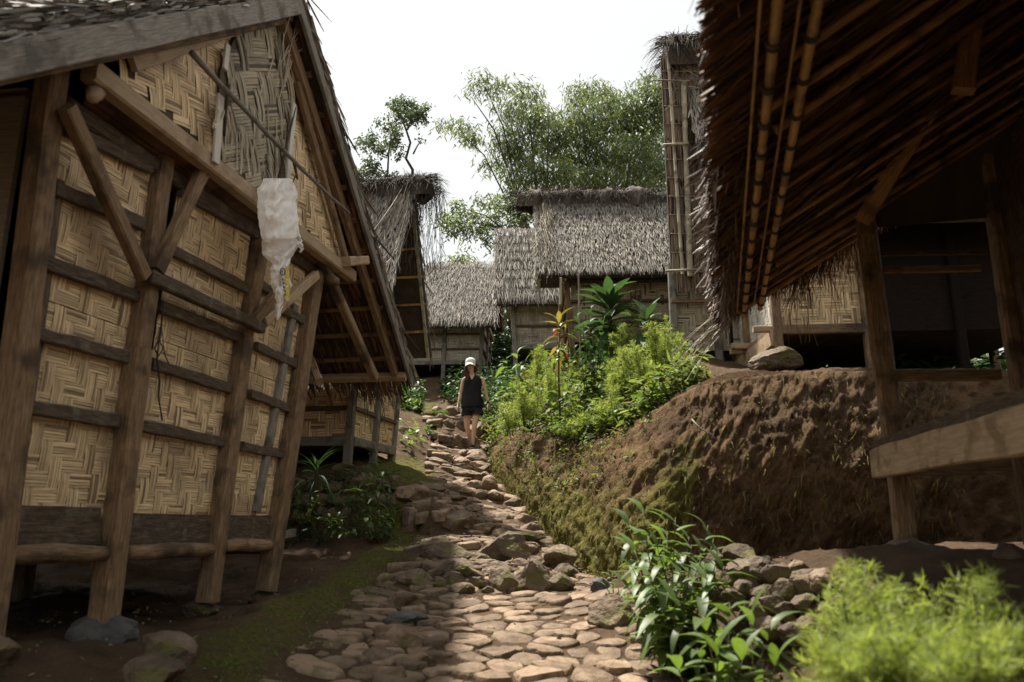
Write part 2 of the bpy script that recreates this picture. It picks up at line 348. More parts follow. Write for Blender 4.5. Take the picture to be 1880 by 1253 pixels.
# ------------------------------------------------------------------ terrain
def inpoly(x, y, poly):
    x = np.asarray(x); y = np.asarray(y); ins = np.zeros(x.shape, bool); n = len(poly)
    for i in range(n):
        x1, y1 = poly[i]; x2, y2 = poly[(i + 1) % n]
        c = ((y1 > y) != (y2 > y)) & (x < (x2 - x1) * (y - y1) / ((y2 - y1) if y2 != y1 else 1e-9) + x1); ins ^= c
    return ins
class TPS:
    def __init__(s, P, lam=.02):
        P = np.array(P, float); s.P = P[:, :2]; n = len(P)
        K = s.k(np.linalg.norm(s.P[:, None] - s.P[None], axis=2)) + lam * np.eye(n)
        A = np.zeros((n + 3, n + 3)); A[:n, :n] = K; A[:n, n] = 1; A[:n, n + 1:] = s.P; A[n, :n] = 1; A[n + 1:, :n] = s.P.T
        s.w = np.linalg.solve(A, np.concatenate([P[:, 2], [0, 0, 0]]))
    @staticmethod
    def k(r): return r      # linear kernel: stays tame between points
    def __call__(s, x, y):
        x = np.asarray(x, float); sh = x.shape; X = np.stack([x.ravel(), np.asarray(y, float).ravel()], 1); out = np.empty(len(X))
        for i in range(0, len(X), 20000):
            q = X[i:i + 20000]; K = s.k(np.linalg.norm(q[:, None] - s.P[None], axis=2))
            out[i:i + 20000] = K @ s.w[:-3] + s.w[-3] + q @ s.w[-2:]
        return out.reshape(sh)
pxs = lambda L: [tuple(at(*p)) for p in L]
BASE = [(902, 858, 13.2), (935, 905, 11.5), (978, 955, 10), (1012, 1000, 9), (1060, 1042, 8), (1112, 1072, 7.2), (1170, 1050, 6.85), (1300, 1035, 6.9), (1500, 1025, 7.0), (1750, 1015, 7.1), (2300, 1000, 7.1)]
TOP = [(918, 800, 13.9), (950, 790, 12.5), (1000, 800, 10.9), (1060, 818, 9.5), (1120, 800, 8.7), (1190, 762, 8.0), (1260, 715, 7.7), (1330, 695, 7.65), (1500, 680, 7.7), (1750, 684, 7.75), (2300, 690, 7.75)]
BASE3 = np.array(pxs(BASE)); TOP3 = np.array(pxs(TOP))
FARP = [(-8, 20, 3.3), (-2, 20, 3.45), (2, 19, 3.5), (8, 20, 4.0), (-8, 32, 5.2), (0, 32, 5.4), (10, 32, 5.6), (-20, 45, 6.3), (20, 45, 6.4), (0, 60, 6.8), (-60, 60, 6.8), (60, 60, 6.8)]
LOW = TPS(pxs([(850, 1253, 4.4), (700, 1253, 4.4), (1000, 1253, 4.4), (640, 1150, 5.6), (870, 1160, 5.6), (1090, 1150, 5.6), (900, 1092, 6.8), (740, 1090, 6.8), (1060, 1090, 6.8),
    (890, 1050, 7.35), (880, 1000, 8.2), (800, 1005, 8.2), (960, 1000, 8.3), (870, 940, 10.2), (850, 900, 11.6), (845, 872, 12.5), (865, 828, 14), (830, 828, 14), (815, 775, 16.8), (785, 740, 18.4), (900, 740, 17.5),
    (190, 1150, 4.6), (380, 1112, 5.67), (490, 1098, 6.56), (20, 1210, 3.8), (600, 1085, 6.7), (690, 1065, 7.0), (560, 1040, 7.8), (680, 1030, 7.9), (660, 985, 8.7), (560, 985, 8.9), (745, 990, 8.6),
    (560, 890, 9.4), (660, 885, 9.4), (760, 885, 9.5), (600, 862, 10.3), (720, 862, 10.4), (780, 880, 10.6), (720, 800, 13), (660, 780, 13.5), (740, 750, 15.5), (660, 730, 16.5)])
    + list(map(tuple, BASE3[:8] + V3(0, 0, -.04))) +
    [(-3.5, 4.8, -.62), (-5, 6, -.6), (-7, 4, -.6), (-3.5, 7.5, -.55), (-6, 9, .1), (-4, 10.5, .52), (-7, 12, .6), (-6, 15, 1.8), (0, 1.5, -1.45), (-2, 2, -1.1), (-5, 1, -.8), (2, 2, -1.2), (0, -3, -2.2), (5, -3, -1.2), (-8, -3, -1),
     (1.2, 4.6, -.92), (1.35, 5.3, -.75), (1.75, 5.6, -.36), (2.2, 5.2, -.3), (2.77, 5.5, -.27), (4, 5, -.27), (3, 3.6, -.35), (5, 6.5, -.28), (7, 4, -.2), (2, 6.4, -.42), (3.4, 6.9, -.35), (5, 7.2, -.3), (12, 6, 0), (1.9, 4.3, -.4), (1.45, 3.9, -.95), (1.9, 3.2, -.85), (2.6, 2.8, -.6)]
    + FARP)
UPP = TPS(list(map(tuple, TOP3)) + pxs([(1060, 660, 14), (1200, 645, 13.2), (1000, 690, 14.6), (1130, 720, 11), (1250, 650, 10.6), (1300, 672, 9.3), (930, 730, 16), (1420, 680, 8.6), (1560, 680, 8.6), (1340, 690, 9.6), (1900, 690, 9)])
    + [(4, 11, 1.9), (8, 11, 1.9), (3, 14, 3.0), (8, 15, 3.2), (12, 8, 1.6)] + FARP)
POLY = [tuple(p[:2] + V3(.02, .05, 0)[:2]) for p in TOP3] + [(60, TOP3[-1][1]), (60, 18.5), (0.6, 18.5)]
def fbm(x, y, z=0, s=1, o=4):
    v = 0; a = 1
    for _ in range(o):
        v += a * mnoise.noise(Vector((x * s, y * s, z * s))); s *= 2.1; a *= .5
    return v
def smooth01(t): t = np.clip(t, 0, 1); return t * t * (3 - 2 * t)
PATHW = [(1.0, 300, 1600), (4.2, 545, 1262), (5.5, 640, 1195), (6.9, 715, 1125), (7.6, 745, 1065), (8.3, 785, 1010), (10, 790, 972), (11.5, 792, 926), (12.6, 792, 903), (14, 803, 892), (16.5, 775, 850), (19, 745, 800)]
PW = np.array([(Y, at(a, 900, Y)[0], at(b, 900, Y)[0]) for Y, a, b in PATHW])
def pathlr(y): return np.interp(y, PW[:, 0], PW[:, 1]), np.interp(y, PW[:, 0], PW[:, 2])
STEPY = [7.0, 7.75, 8.5, 9.6, 10.6, 11.5, 12.1, 12.7, 13.3, 13.9, 14.6, 15.4, 16.3, 17.4]
def ywarp(y):
    out = y.copy()
    for a, b in zip(STEPY[:-1], STEPY[1:]):
        m = (y >= a) & (y < b); t = (y - a) / (b - a); k = .82 if b > 11 else .62
        out = np.where(m, a + (b - a) * ((1 - k) * t + k * smooth01((y - a) / .14)), out)
    return out
def gz(x, y):
    x = np.asarray(x, float); y = np.asarray(y, float)
    l, r = pathlr(y); wgt = smooth01((np.minimum(x - l, r - x) + .12) / .2)
    yw = y + (ywarp(y) - y) * wgt; lo = LOW(x, yw); up = UPP(x, y); ins = inpoly(x, y, POLY)
    t = smooth01((y - 15) / 3.5); up = up * (1 - t) + lo * t
    return np.where(ins, up, lo)
def g1(x, y): return float(gz(np.array([x]), np.array([y]))[0])
xs = np.concatenate([[-900, -300, -120, -60, -35, -22], np.arange(-15, -5, .35), np.arange(-5, 5.5, .06), np.arange(5.5, 16, .35), [20, 30, 60, 120, 300, 900]])
ys = np.concatenate([[-900, -300, -100, -40, -15, -8, -4], np.arange(-2, 3, .25), np.arange(3, 15, .06), np.arange(15, 24, .2), np.arange(24, 60, 2), [70, 100, 160, 300, 900]])
XX, YY = np.meshgrid(xs, ys); ZZ = gz(np.clip(XX, -60, 60), np.clip(YY, -6, 60))
near = (np.abs(XX) < 16) & (YY > 0) & (YY < 24)
l_, r_ = pathlr(YY)
onpath = smooth01((np.minimum(XX - l_, r_ - XX)) / .12) * (YY < 19)
for i, j in np.argwhere(near):
    x, y = XX[i, j], YY[i, j]
    f = fbm(x, y, 0, 1.1, 3) * .07 + fbm(x, y, 5, 7, 2) * .018
    rdg = .13 * math.exp(-((l_[i, j] - x - .42) / .2) ** 2) * max(0, min(1, (y - 4.2) * 2, (8.4 - y) * 2)) * (.7 + .6 * fbm(x, y, 3, 2.5, 2))
    f += rdg + (abs(fbm(x, y, 8, 3.2, 3)) * .05 if x < 0 else 0) + fbm(x, y, 2, 15, 2) * .02 - (.06 if x < -1.9 and y < 7.5 else 0)
    ZZ[i, j] += f * (1 - .8 * onpath[i, j]) - .02 * onpath[i, j]
mossv = np.zeros_like(XX)
dl = l_ - XX; dr = XX - r_
mossv += np.exp(-((dl - .3) / .42) ** 2) * .72 * (YY < 12.5); mossv += np.exp(-((dr - .1) / .25) ** 2) * .4
mossv += np.where((XX < -1) & (YY > 8.8) & (YY < 12), .45, 0); mossv = np.where(YY > 14, .5, mossv) * (1 - onpath)
mossv += np.where(inpoly(XX, YY, POLY), .35, 0)
gm = MB(); ny, nx = XX.shape
Vg = np.stack([XX.ravel(), YY.ravel(), ZZ.ravel()], 1)
ii, jj = np.meshgrid(np.arange(ny - 1), np.arange(nx - 1), indexing='ij'); a0 = (ii * nx + jj).ravel()
gm.batch(Vg[None], np.stack([a0, a0 + 1, a0 + nx + 1, a0 + nx], 1), Vg[:, :2], np.array([.5]), True)
ground = part('ground', gm, M['ground'], kind='structure')
ma = ground.data.attributes.new('moss', 'FLOAT', 'POINT'); ma.data.foreach_set('value', mossv.ravel().astype(np.float32))

# the clay bank: a dense sheet between its foot and its brow, scored by rain and roots
def resample(P, n):
    d = np.concatenate([[0], np.cumsum(np.linalg.norm(np.diff(P, axis=0), axis=1))]); t = np.linspace(0, d[-1], n)
    return np.stack([np.interp(t, d, P[:, k]) for k in range(3)], 1)
def dense(P, nper):
    out = []
    for i in range(len(P) - 1):
        for t in np.arange(nper[i]) / nper[i]: out.append(P[i] * (1 - t) + P[i + 1] * t)
    out.append(P[-1]); return np.array(out)
nper = [int(max(4, np.linalg.norm(BASE3[i + 1] - BASE3[i]) / .022)) for i in range(len(BASE3) - 1)]; nper[-1] //= 4
B = dense(BASE3, nper); T = dense(TOP3, nper)
def sm(P, k=9):
    Q = P.copy(); pad = np.concatenate([np.repeat(P[:1], k, 0), P, np.repeat(P[-1:], k, 0)])
    for c in range(3): Q[:, c] = np.convolve(pad[:, c], np.ones(2 * k + 1) / (2 * k + 1), 'valid')
    return Q
B = sm(B); T = sm(T)
NV = 64; bank_v = np.zeros((len(B), NV + 1, 3)); bmoss = np.zeros((len(B), NV + 1))
cum = np.concatenate([[0], np.cumsum(np.linalg.norm(np.diff(B, axis=0), axis=1))])
for i in range(len(B)):
    tang = unit((B[min(i + 3, len(B) - 1)] - B[max(i - 3, 0)]) * V3(1, 1, 0)); out = V3(-tang[1], tang[0], 0) * 1.0
    out = V3(tang[1], -tang[0], 0)      # away from the hill
    if np.dot(out, (B[i] - T[i]) * V3(1, 1, 0)) < 0: out = -out
    for j in range(NV + 1):
        t = j / NV * 1.14 - .05
        if t <= 1: p = B[i] + (T[i] - B[i]) * t; p = p + out * .16 * math.sin(math.pi * max(0, t)) * (1 if i > 40 else .5)
        else: p = T[i] - out * (t - 1) * 3.5 + V3(0, 0, -(t - 1) * .5)
        u = cum[i]; w = p[2]
        e = fbm(u * 1.0, w * .8, 3, 1.3, 2) * .08
        # rain runnels slanting down the face
        e += (.5 - abs(fbm(u * 3.2 - w * 1.6, w * .9, 7, 1.9, 3))) * .05
        e += fbm(u, w * 1.1, 9, 6, 5) * .045 - abs(fbm(u * 2.6 - w * 1.2, w * .5, 4, 6, 4)) * .035 + fbm(u, w, 13, 26, 3) * .026
        e *= min(1, (1.09 - t) * 6) if t > .93 else 1
        bank_v[i, j] = p + out * e + V3(0, 0, e * .3)
        bmoss[i, j] = max(0, .72 - t * .6) * (1 if cum[i] < 7.0 else .45) + .14 * (cum[i] < 7.0) + .12 * fbm(u, w, 2, .8, 2)
bm = MB(); nu, nv = bank_v.shape[:2]
ii, jj = np.meshgrid(np.arange(nu - 1), np.arange(nv - 1), indexing='ij'); a0 = (ii * nv + jj).ravel()
bm.batch(bank_v.reshape(1, -1, 3), np.stack([a0, a0 + nv, a0 + nv + 1, a0 + 1], 1), bank_v.reshape(-1, 3)[:, :2], np.array([.5]), True)
bank = part('earth_bank', bm, M['bank'], kind='structure')
ma = bank.data.attributes.new('moss', 'FLOAT', 'POINT'); ma.data.foreach_set('value', bmoss.ravel().astype(np.float32))

# ------------------------------------------------------------------ stone path
def clip_cell(p, nb, ext=.35):
    poly = [p + V3(-ext, -ext)[:2], p + V3(ext, -ext)[:2], p + V3(ext, ext)[:2], p + V3(-ext, ext)[:2]]
    for q in nb:
        m = (p + q) / 2; n = q - p; new = []
        for i in range(len(poly)):
            a, b = poly[i], poly[(i + 1) % len(poly)]; da = (a - m) @ n; db = (b - m) @ n
            if da <= 0: new.append(a)
            if (da < 0) != (db < 0) and abs(da - db) > 1e-12: new.append(a + (b - a) * (da / (da - db)))
        poly = new
        if len(poly) < 3: return None
    return np.array(poly)
def cobble(poly, hz, rg, h=.05, grad=(0, 0)):
    """rounded irregular slab of stone over polygon (xy about its centre)"""
    c = poly.mean(0); q = poly - c
    # resample outline to 12, round it
    n = 12; d = np.concatenate([[0], np.cumsum(np.linalg.norm(np.diff(np.vstack([q, q[:1]]), axis=0), axis=1))])
    t = np.linspace(0, d[-1], n, endpoint=False); qq = np.vstack([q, q[:1]])
    o = np.stack([np.interp(t, d, qq[:, 0]), np.interp(t, d, qq[:, 1])], 1)
    o = .84 * o + .08 * (np.roll(o, 1, 0) + np.roll(o, -1, 0))
    o *= (1 + np.array([rg.uniform(-.06, .06) for _ in range(n)]))[:, None]
    tilt = np.array([rg.uniform(-.09, .09), rg.uniform(-.1, .08)]); grad = np.asarray(grad)
    rings = []
    for s, z in ((.98, -.07), (1.0, h * .15), (.975, h * .66), (.90, h * .92), (.5, h * 1.0)):
        r_ = o * s; zz = np.full(n, z) + r_ @ grad + r_ @ tilt * (1 if z > 0 else 0) + (np.array([rg.uniform(-.004, .004) for _ in range(n)]) if z > .01 else 0)
        rings.append(np.column_stack([r_, zz]))
    V = np.vstack(rings + [[[0, 0, h * 1.0 + rg.uniform(-.008, .004)]]])
    fs = []
    for k in range(4):
        for j in range(n):
            j2 = (j + 1) % n; fs.append((k * n + j, k * n + j2, (k + 1) * n + j2, (k + 1) * n + j))
    for j in range(n): fs.append((4 * n + j, 4 * n + (j + 1) % n, 5 * n))
    return c, V, fs
rg = random.Random(5)
bed = MB(); Yb = np.arange(1.2, 17.5, .25); vb = []
for y in Yb:
    l, r = pathlr(y); l = max(l, -3); r = min(r, 3)
    for k in range(13):
        x = l + .03 + (r - l - .06) * k / 12; vb.append((x, y, g1(x, y) + .018 + fbm(x, y, 1, 6, 2) * .016))
vb = np.array(vb)
fb = [(i * 13 + k, i * 13 + k + 1, (i + 1) * 13 + k + 1, (i + 1) * 13 + k) for i in range(len(Yb) - 1) for k in range(12)]
bed.add(vb, fb, None, .5, True)
path = part('stone_path', bed, M['ground'], kind='structure')
pts = []
for _ in range(9000):
    y = rg.uniform(2.2, 15.8); l, r = pathlr(y); x = rg.uniform(l + .03, r - .03)
    if abs(x) > 1.8: continue
    s = rg.choice((.7, .85, 1.0, 1.2, 1.6)) * (1.0 if y < 9 else 1.1)
    if all(((x - a) / (.165 * (s + c) / 2)) ** 2 + ((y - b) / (.15 * (s + c) / 2)) ** 2 > 1 for a, b, c in pts if abs(y - b) < .4): pts.append((x, y, s))
P2 = np.array([(a, b) for a, b, c in pts])
STEPS = [(7.4, .05), (8.15, .05), (11.9, .05)]
cob = []
for i, p in enumerate(P2):
    d = np.linalg.norm(P2 - p, axis=1); nb = [P2[k] for k in np.argsort(d)[1:13] if d[k] < .75]
    c = clip_cell(p, nb, .2)
    if c is None: continue
    m = c.mean(0); e = c - m; L_ = np.linalg.norm(e, axis=1, keepdims=True); c = m + e * np.clip((L_ - .009) / L_, .5, 1)
    gx = (g1(p[0] + .15, p[1]) - g1(p[0] - .15, p[1])) / .3; gy = min(.22, (g1(p[0], p[1] + .06) - g1(p[0], p[1] - .06)) / .12); cc, V, fs = cobble(c, 0, rg, h=rg.uniform(.022, .05), grad=(max(-.15, min(.15, gx)), gy)); A = np.ptp(c[:, 0]) * np.ptp(c[:, 1]) / p[1] ** 2
    cob.append((A if p[1] > 3.4 else A * .01, cc, V, fs))
cob.sort(key=lambda t: -t[0])
NSTONE = 170; rest = MB()
for i, (A, cc, V, fs) in enumerate(cob):
    z = g1(cc[0], cc[1]) + .0 + rg.uniform(-.012, .012)
    if i < NSTONE:
        mb = MB(); mb.add(V, fs, None, 0, True); me = mb.mesh('stone'); me.set_sharp_from_angle(angle=.6); me.materials.append(M['stone'])
        o = bpy.data.objects.new('stone', me); o.location = (cc[0], cc[1], z); link(o, path)
    else: rest.add(V + V3(cc[0], cc[1], z), fs, None, rg.random(), True)
part('small_paving_stones', rest, M['stone'], path, kind='stuff')

def rock(px, py, w, h, Y, parent=None, mat='boulder', name='stone', depth=None, tilt=None, seed=None, sink=.0, label=None, cat=None, group=None, cuts=10):
    """boulder centred where it stands, w x h as wide and high as it looks at distance Y"""
    c = at(px, py, Y); k = Y / F * 1.02; sx, sz = w * k / 2, h * k / 2; sy = depth or (sx + sz) / 2
    sd = seed if seed is not None else int(px * 7 + py * 13) % 997
    mb = stone_mb(sx, sy, sz, sd, (3 if max(w, h) > 55 else 2) if max(w, h) > 26 else 1, cuts, tilt); me = mb.mesh(name); me.set_sharp_from_angle(angle=.5); me.materials.append(M[mat])
    o = bpy.data.objects.new(name, me); o.location = tuple(c - V3(0, 0, sink)); link(o, parent)
    return props(o, label, cat, group)
for sy in STEPY[2:-1]:
    l, r = pathlr(sy); x = l + .08
    while x < r - .05:
        w_ = rg.uniform(.16, .42); h_ = g1(x + w_ / 2, sy + .17) - g1(x + w_ / 2, sy - .04)
        mb = stone_mb(w_ / 2 * 1.08, rg.uniform(.09, .14), max(.05, h_ * .62), rg.randint(1, 900), 2, 12); me = mb.mesh('stone'); me.set_sharp_from_angle(angle=.5); me.materials.append(M['stone'])
        o = bpy.data.objects.new('stone', me); o.location = (x + w_ / 2, sy + .10 + rg.uniform(-.04, .04), g1(x + w_ / 2, sy + .17) - max(.05, h_ * .62) * .6 + rg.uniform(-.01, .03)); link(o, path); x += w_ * rg.uniform(.85, 1.0)
# boulders that hold the steps, then the kerb boulders: pieces of the path
for a in [(922, 1064, 50, 52, 6.95), (983, 1055, 60, 56, 6.95), (1028, 1065, 46, 36, 6.95), (840, 1046, 92, 34, 7.15), (917, 1047, 66, 30, 7.2), (766, 1064, 64, 36, 7.0), (749, 1048, 48, 28, 7.3),
          (828, 1062, 40, 26, 7.0), (851, 1082, 46, 24, 6.8), (879, 1068, 44, 24, 6.95), (806, 1068, 26, 24, 6.95), (950, 1072, 30, 22, 6.9), (895, 1083, 26, 16, 6.8),
          (820, 1014, 86, 40, 7.75), (924, 1008, 90, 54, 7.75), (887, 1027, 40, 24, 7.6), (850, 1031, 34, 16, 7.6), (1026, 1020, 58, 38, 7.7), (1040, 1045, 36, 26, 7.4), (970, 1010, 40, 30, 8.0), (806, 994, 56, 20, 8.1), (785, 1005, 30, 24, 8.0), (866, 996, 44, 20, 8.1), (960, 985, 70, 18, 8.5), (985, 1030, 30, 22, 7.6)]:
    rock(*a, parent=path, mat='boulder', sink=.015)
for a in [(760, 958, 64, 50, 8.9), (764, 928, 58, 28, 9.05), (760, 903, 62, 38, 9.25), (790, 893, 50, 14, 9.6), (736, 930, 40, 30, 9.2), (733, 968, 40, 36, 9.0),
          (805, 850, 46, 26, 12.7), (847, 855, 44, 18, 12.7), (840, 843, 24, 18, 12.9), (873, 842, 52, 26, 13.2), (802, 890, 42, 24, 11.3), (838, 890, 46, 22, 11.3), (871, 890, 34, 20, 11.3), (900, 884, 30, 26, 11.4),
          (813, 832, 40, 16, 13.5), (780, 838, 30, 16, 13.4), (815, 818, 44, 14, 14.0), (851, 817, 44, 12, 14.3), (838, 800, 50, 12, 15), (880, 812, 30, 12, 14.5), (800, 868, 60, 12, 12.2), (860, 868, 60, 12, 12.2), (828, 876, 70, 10, 11.9), (890, 860, 24, 14, 12.6),
          (742, 1130, 72, 30, 5.75), (741, 1168, 98, 58, 5.2), (770, 1213, 68, 46, 4.75), (690, 1205, 60, 54, 4.75), (702, 1238, 76, 52, 4.45), (742, 1098, 56, 32, 6.25), (658, 1090, 42, 26, 6.6), (705, 1180, 50, 34, 5.0),
          (975, 968, 40, 26, 9.3), (1000, 1003, 40, 18, 8.6), (958, 935, 34, 18, 10.2), (930, 915, 30, 16, 10.9), (948, 1030, 40, 20, 7.5)]:
    rock(*a, parent=path, mat='rockdark' if a[:2] in ((742, 1130), (785, 893)) else 'stone', sink=.03, cuts=11)
LOOSE = [(1126, 1128, 76, 64, 5.6, 'boulder', 'round brown boulder at the right edge of the path beside the glossy shrub'),
         (1100, 1080, 40, 28, 6.6, 'rockdark', 'small dark grey rock at the foot of the clay bank'),
         (303, 1196, 96, 54, 4.1, 'boulder', 'mossy brown rock lying on bare earth below the granary, the farther of a pair'),
         (280, 1242, 100, 58, 3.7, 'boulder', 'pale mossy rock cut by the bottom edge of the photo, nearest on the left'),
         (1865, 1040, 60, 70, 4.6, 'boulder', 'tall reddish rock at the right edge of the photo beside the dark shelter'),
         (1420, 665, 92, 44, 8.3, 'boulder', 'angular sunlit tan boulder on top of the clay bank under the stilt hut')]
for px, py, w, h, Y, mt, lb in LOOSE: rock(px, py, w, h, Y, mat=mt, name='boulder', label=lb, cat='rock')
for px, py, w, h, Y, lb in [(190, 1160, 100, 50, 4.55, 'dark angular footing stone under the nearest front post of the big granary'),
                            (375, 1120, 60, 32, 5.64, 'brown footing stone under the middle front post of the big granary'),
                            (490, 1098, 56, 24, 6.52, 'flat footing stone under the far corner post of the big granary'),
                            (-20, 1200, 100, 56, 3.65, 'reddish footing stone at the far left edge under the granary corner'),
                            (632, 861, 42, 22, 9.75, 'rounded brown footing stone in front of the small granary corner post'),
                            (1660, 1006, 80, 32, 5.45, 'wide flat footing stone under the shelter post on the right')]:
    rock(px, py, w, h, Y, mat='rockdark' if px == 190 else 'boulder', name='footing_stone', label=lb, cat='stone', sink=.0)
# low dry wall that holds the terrace on the right
wallroot = thing('stone_wall', at(1420, 1090, 4.7), 'low dry stone wall of loose tan rocks holding the earth terrace on the right', 'wall')
o3 = ORG[wallroot.name]
WST = [(1365, 1021, 58, 44, 5.0), (1379, 1045, 70, 44, 4.85), (1407, 1047, 60, 38, 4.8), (1432, 1053, 60, 38, 4.75), (1460, 1050, 44, 36, 4.75), (1479, 1068, 64, 52, 4.6), (1317, 1033, 50, 36, 5.1), (1308, 1058, 44, 34, 4.95), (1399, 1091, 40, 30, 4.6),
       (1477, 1105, 54, 32, 4.45), (1503, 1120, 46, 30, 4.4), (1441, 1124, 42, 30, 4.4), (1486, 1145, 40, 32, 4.3), (1440, 1085, 50, 34, 4.6), (1420, 1108, 44, 30, 4.5), (1370, 1080, 44, 34, 4.75), (1340, 1065, 44, 36, 4.9), (1350, 1100, 44, 34, 4.7),
       (1385, 1120, 50, 34, 4.55), (1520, 1070, 60, 44, 4.5), (1540, 1110, 50, 36, 4.35), (1460, 1165, 50, 34, 4.3), (1410, 1150, 50, 36, 4.4), (1570, 1085, 56, 40, 4.4), (1610, 1095, 60, 44, 4.3), (1660, 1110, 60, 44, 4.2), (1290, 1075, 40, 34, 5.0), (1310, 1100, 44, 36, 4.85), (1530, 1150, 60, 40, 4.2), (1590, 1130, 60, 44, 4.2), (1850, 1150, 60, 40, 4.0), (1720, 1130, 70, 44, 4.1), (1790, 1140, 60, 44, 4.05)]
for a in WST:
    o = rock(*a, parent=wallroot, mat='boulder'); o.location = tuple(np.array(o.location) - o3)

ledge = thing('stone_ledge', at(660, 930, 9.2), 'dark rough stones stacked below the small granary, facing the shaded hollow', 'wall')
for q_ in range(26):
    x_ = 552 + (q_ % 9) * 22 + R(-6, 6); y_ = 893 + (q_ // 9) * 30 + R(-6, 6); o = rock(x_, y_, R(30, 46), R(24, 34), 9.35 - (q_ // 9) * .14, parent=ledge, mat='boulder'); o.location = tuple(np.array(o.location) - ORG[ledge.name])
# ------------------------------------------------------------------ weaving and thatch
def weave(mb, o, du, dv, n, w, h, inside=None, cell=.085, strips=4, seed=0, zig=6, lift=.006):
    """herringbone of split bamboo floats in the plane o + u du + v dv, relief along n"""
    rg_ = np.random.default_rng(seed); nu = int(w / cell) + 1; nv = int(h / cell) + 1
    sh = rg_.integers(0, 4)
    def hor(i, j):
        k = (i // zig) % 2; return ((i + j) if k else (i - j)) % 4 < 2 if True else False
    G = np.array([[hor(i + sh, j) for j in range(nv)] for i in range(nu)])
    Vs = []; rn = []; uvs = []
    def run(a0, a1, b, horiz):
        for s in range(strips):
            sw = cell / strips; c = b * cell + (s + .5) * sw + rg_.normal(0, .06 * sw); hw = sw * rg_.uniform(.40, .47)
            A0 = a0 * cell - .004 + rg_.normal(0, .002); A1 = a1 * cell + .004 + rg_.normal(0, .002); sk = rg_.normal(0, .03) * sw
            if inside is not None:
                mid = ((A0 + A1) / 2, c) if horiz else (c, (A0 + A1) / 2)
                if not inside(*mid): continue
            if horiz: A0, A1, C = max(0, A0), min(w, A1), c
            else: A0, A1, C = max(0, A0), min(h, A1), c
            if A1 - A0 < .01 or C > (h if horiz else w): continue
            lf = lift * rg_.uniform(.6, 1.25); P = []
            for k, t in enumerate((0, .3, .7, 1)):
                a = A0 + (A1 - A0) * t; z = (0.0005, lf, lf, 0.0005)[k]; e = sk * (t - .5) * 2
                for sg in (-1, 1):
                    q = (a, C + e + sg * hw) if horiz else (C + e + sg * hw, a); P.append(o + du * q[0] + dv * q[1] + n * z)
            if not horiz: P = [P[k ^ 1] for k in range(8)]
            Vs.append(P); rn.append(rg_.random()); b0 = rg_.random() * 5; uvs.append([(b0 + (A1 - A0) * t, g) for t in (0, .3, .7, 1) for g in (b0, b0 + 2 * hw)])
    for j in range(nv):
        i = 0
        while i < nu:
            if G[i, j]:
                k = i
                while k < nu and G[k, j] and k - i < 3: k += 1
                run(i, k, j, True); i = k
            else: i += 1
    for i in range(nu):
        j = 0
        while j < nv:
            if not G[i, j]:
                k = j
                while k < nv and not G[i, k] and k - j < 3: k += 1
                run(j, k, i, False); j = k
            else: j += 1
    if Vs: mb.batch(np.array(Vs), [(0, 2, 3, 1), (2, 4, 5, 3), (4, 6, 7, 5)], np.array(uvs), np.array(rn))

def blades(mb, base, dirs, side, nrm, length, width, rnd=None, curl=.0, taper=.35, segs=2):
    """many leaf blades at once: base (k,3), dirs (k,3) unit, side (k,3) unit, nrm (k,3)"""
    k = len(base); L_ = np.asarray(length).reshape(-1, 1) * np.ones((k, 1)); W_ = np.asarray(width).reshape(-1, 1) * np.ones((k, 1)); P = []
    prof = {2: ((0, .75), (.5, 1), (1, taper)), 1: ((0, 1), (1, taper)), 3: ((0, .25), (.35, 1), (.7, .75), (1, .04))}[segs]
    cu = np.asarray(curl).reshape(-1, 1) * np.ones((k, 1))
    for t, w in prof:
        c = base + dirs * L_ * t + nrm * cu * L_ * t * t
        for sg in (-1, 1): P.append(c + side * W_ * .5 * w * sg)
    V = np.stack(P, 1); m = len(prof); uv = np.array([(t, .5 + .5 * sg * w) for t, w in prof for sg in (-1, 1)]); uv2 = uv * np.array([.25, .03])
    fs = [(2 * i, 2 * i + 1, 2 * i + 3, 2 * i + 2) for i in range(m - 1)]
    mb.batch(V, fs, uv2, RNG.random(k) if rnd is None else rnd)

def thatch(mb, core, O, a, d, La, Ls, n, rows=.13, dens=38, bl=.26, bw=.03, th=.08, rag=.05, under=True, fringe=.16, sag=0.0, endrag=.05):
    """slope of thatch: O top corner at the ridge, a along it (La), d down the slope (Ls), n outward"""
    a, d, n = unit(a), unit(d), unit(n)
    board(core, O, O + a * La, O + a * La + d * Ls, O + d * Ls, -th if np.dot(np.cross(a, d), n) > 0 else th)
    nr = int(Ls / rows) + 1
    for r in range(nr):
        s0 = min(Ls, r * rows); k = int(La * dens); last = r == nr - 1
        x = RNG.uniform(-endrag, La + endrag, k); s = s0 + RNG.normal(0, rag * .35, k) - bl * .6
        lift = th * .35 + RNG.uniform(0, .03, k); base = O + np.outer(x, a) + np.outer(s, d) + np.outer(lift + .012, n)
        base -= np.outer(sag * np.sin(np.pi * x / La), n)
        an = RNG.normal(0, .16, k); dd = np.cos(an)[:, None] * d + np.sin(an)[:, None] * a + np.outer(RNG.uniform(.02, .16, k), n)
        dd /= np.linalg.norm(dd, axis=1, keepdims=True); sd = np.cross(dd, n + RNG.normal(0, .45, (k, 3))); sd /= np.linalg.norm(sd, axis=1, keepdims=True)
        L_ = bl * RNG.uniform(.7, 1.25, k) * (1 + (fringe if last else 0)); blades(mb, base, dd, sd, np.tile(n, (k, 1)), L_, bw * RNG.uniform(.6, 1.3, k), curl=RNG.normal(-.10 if last else -.03, .08, k))
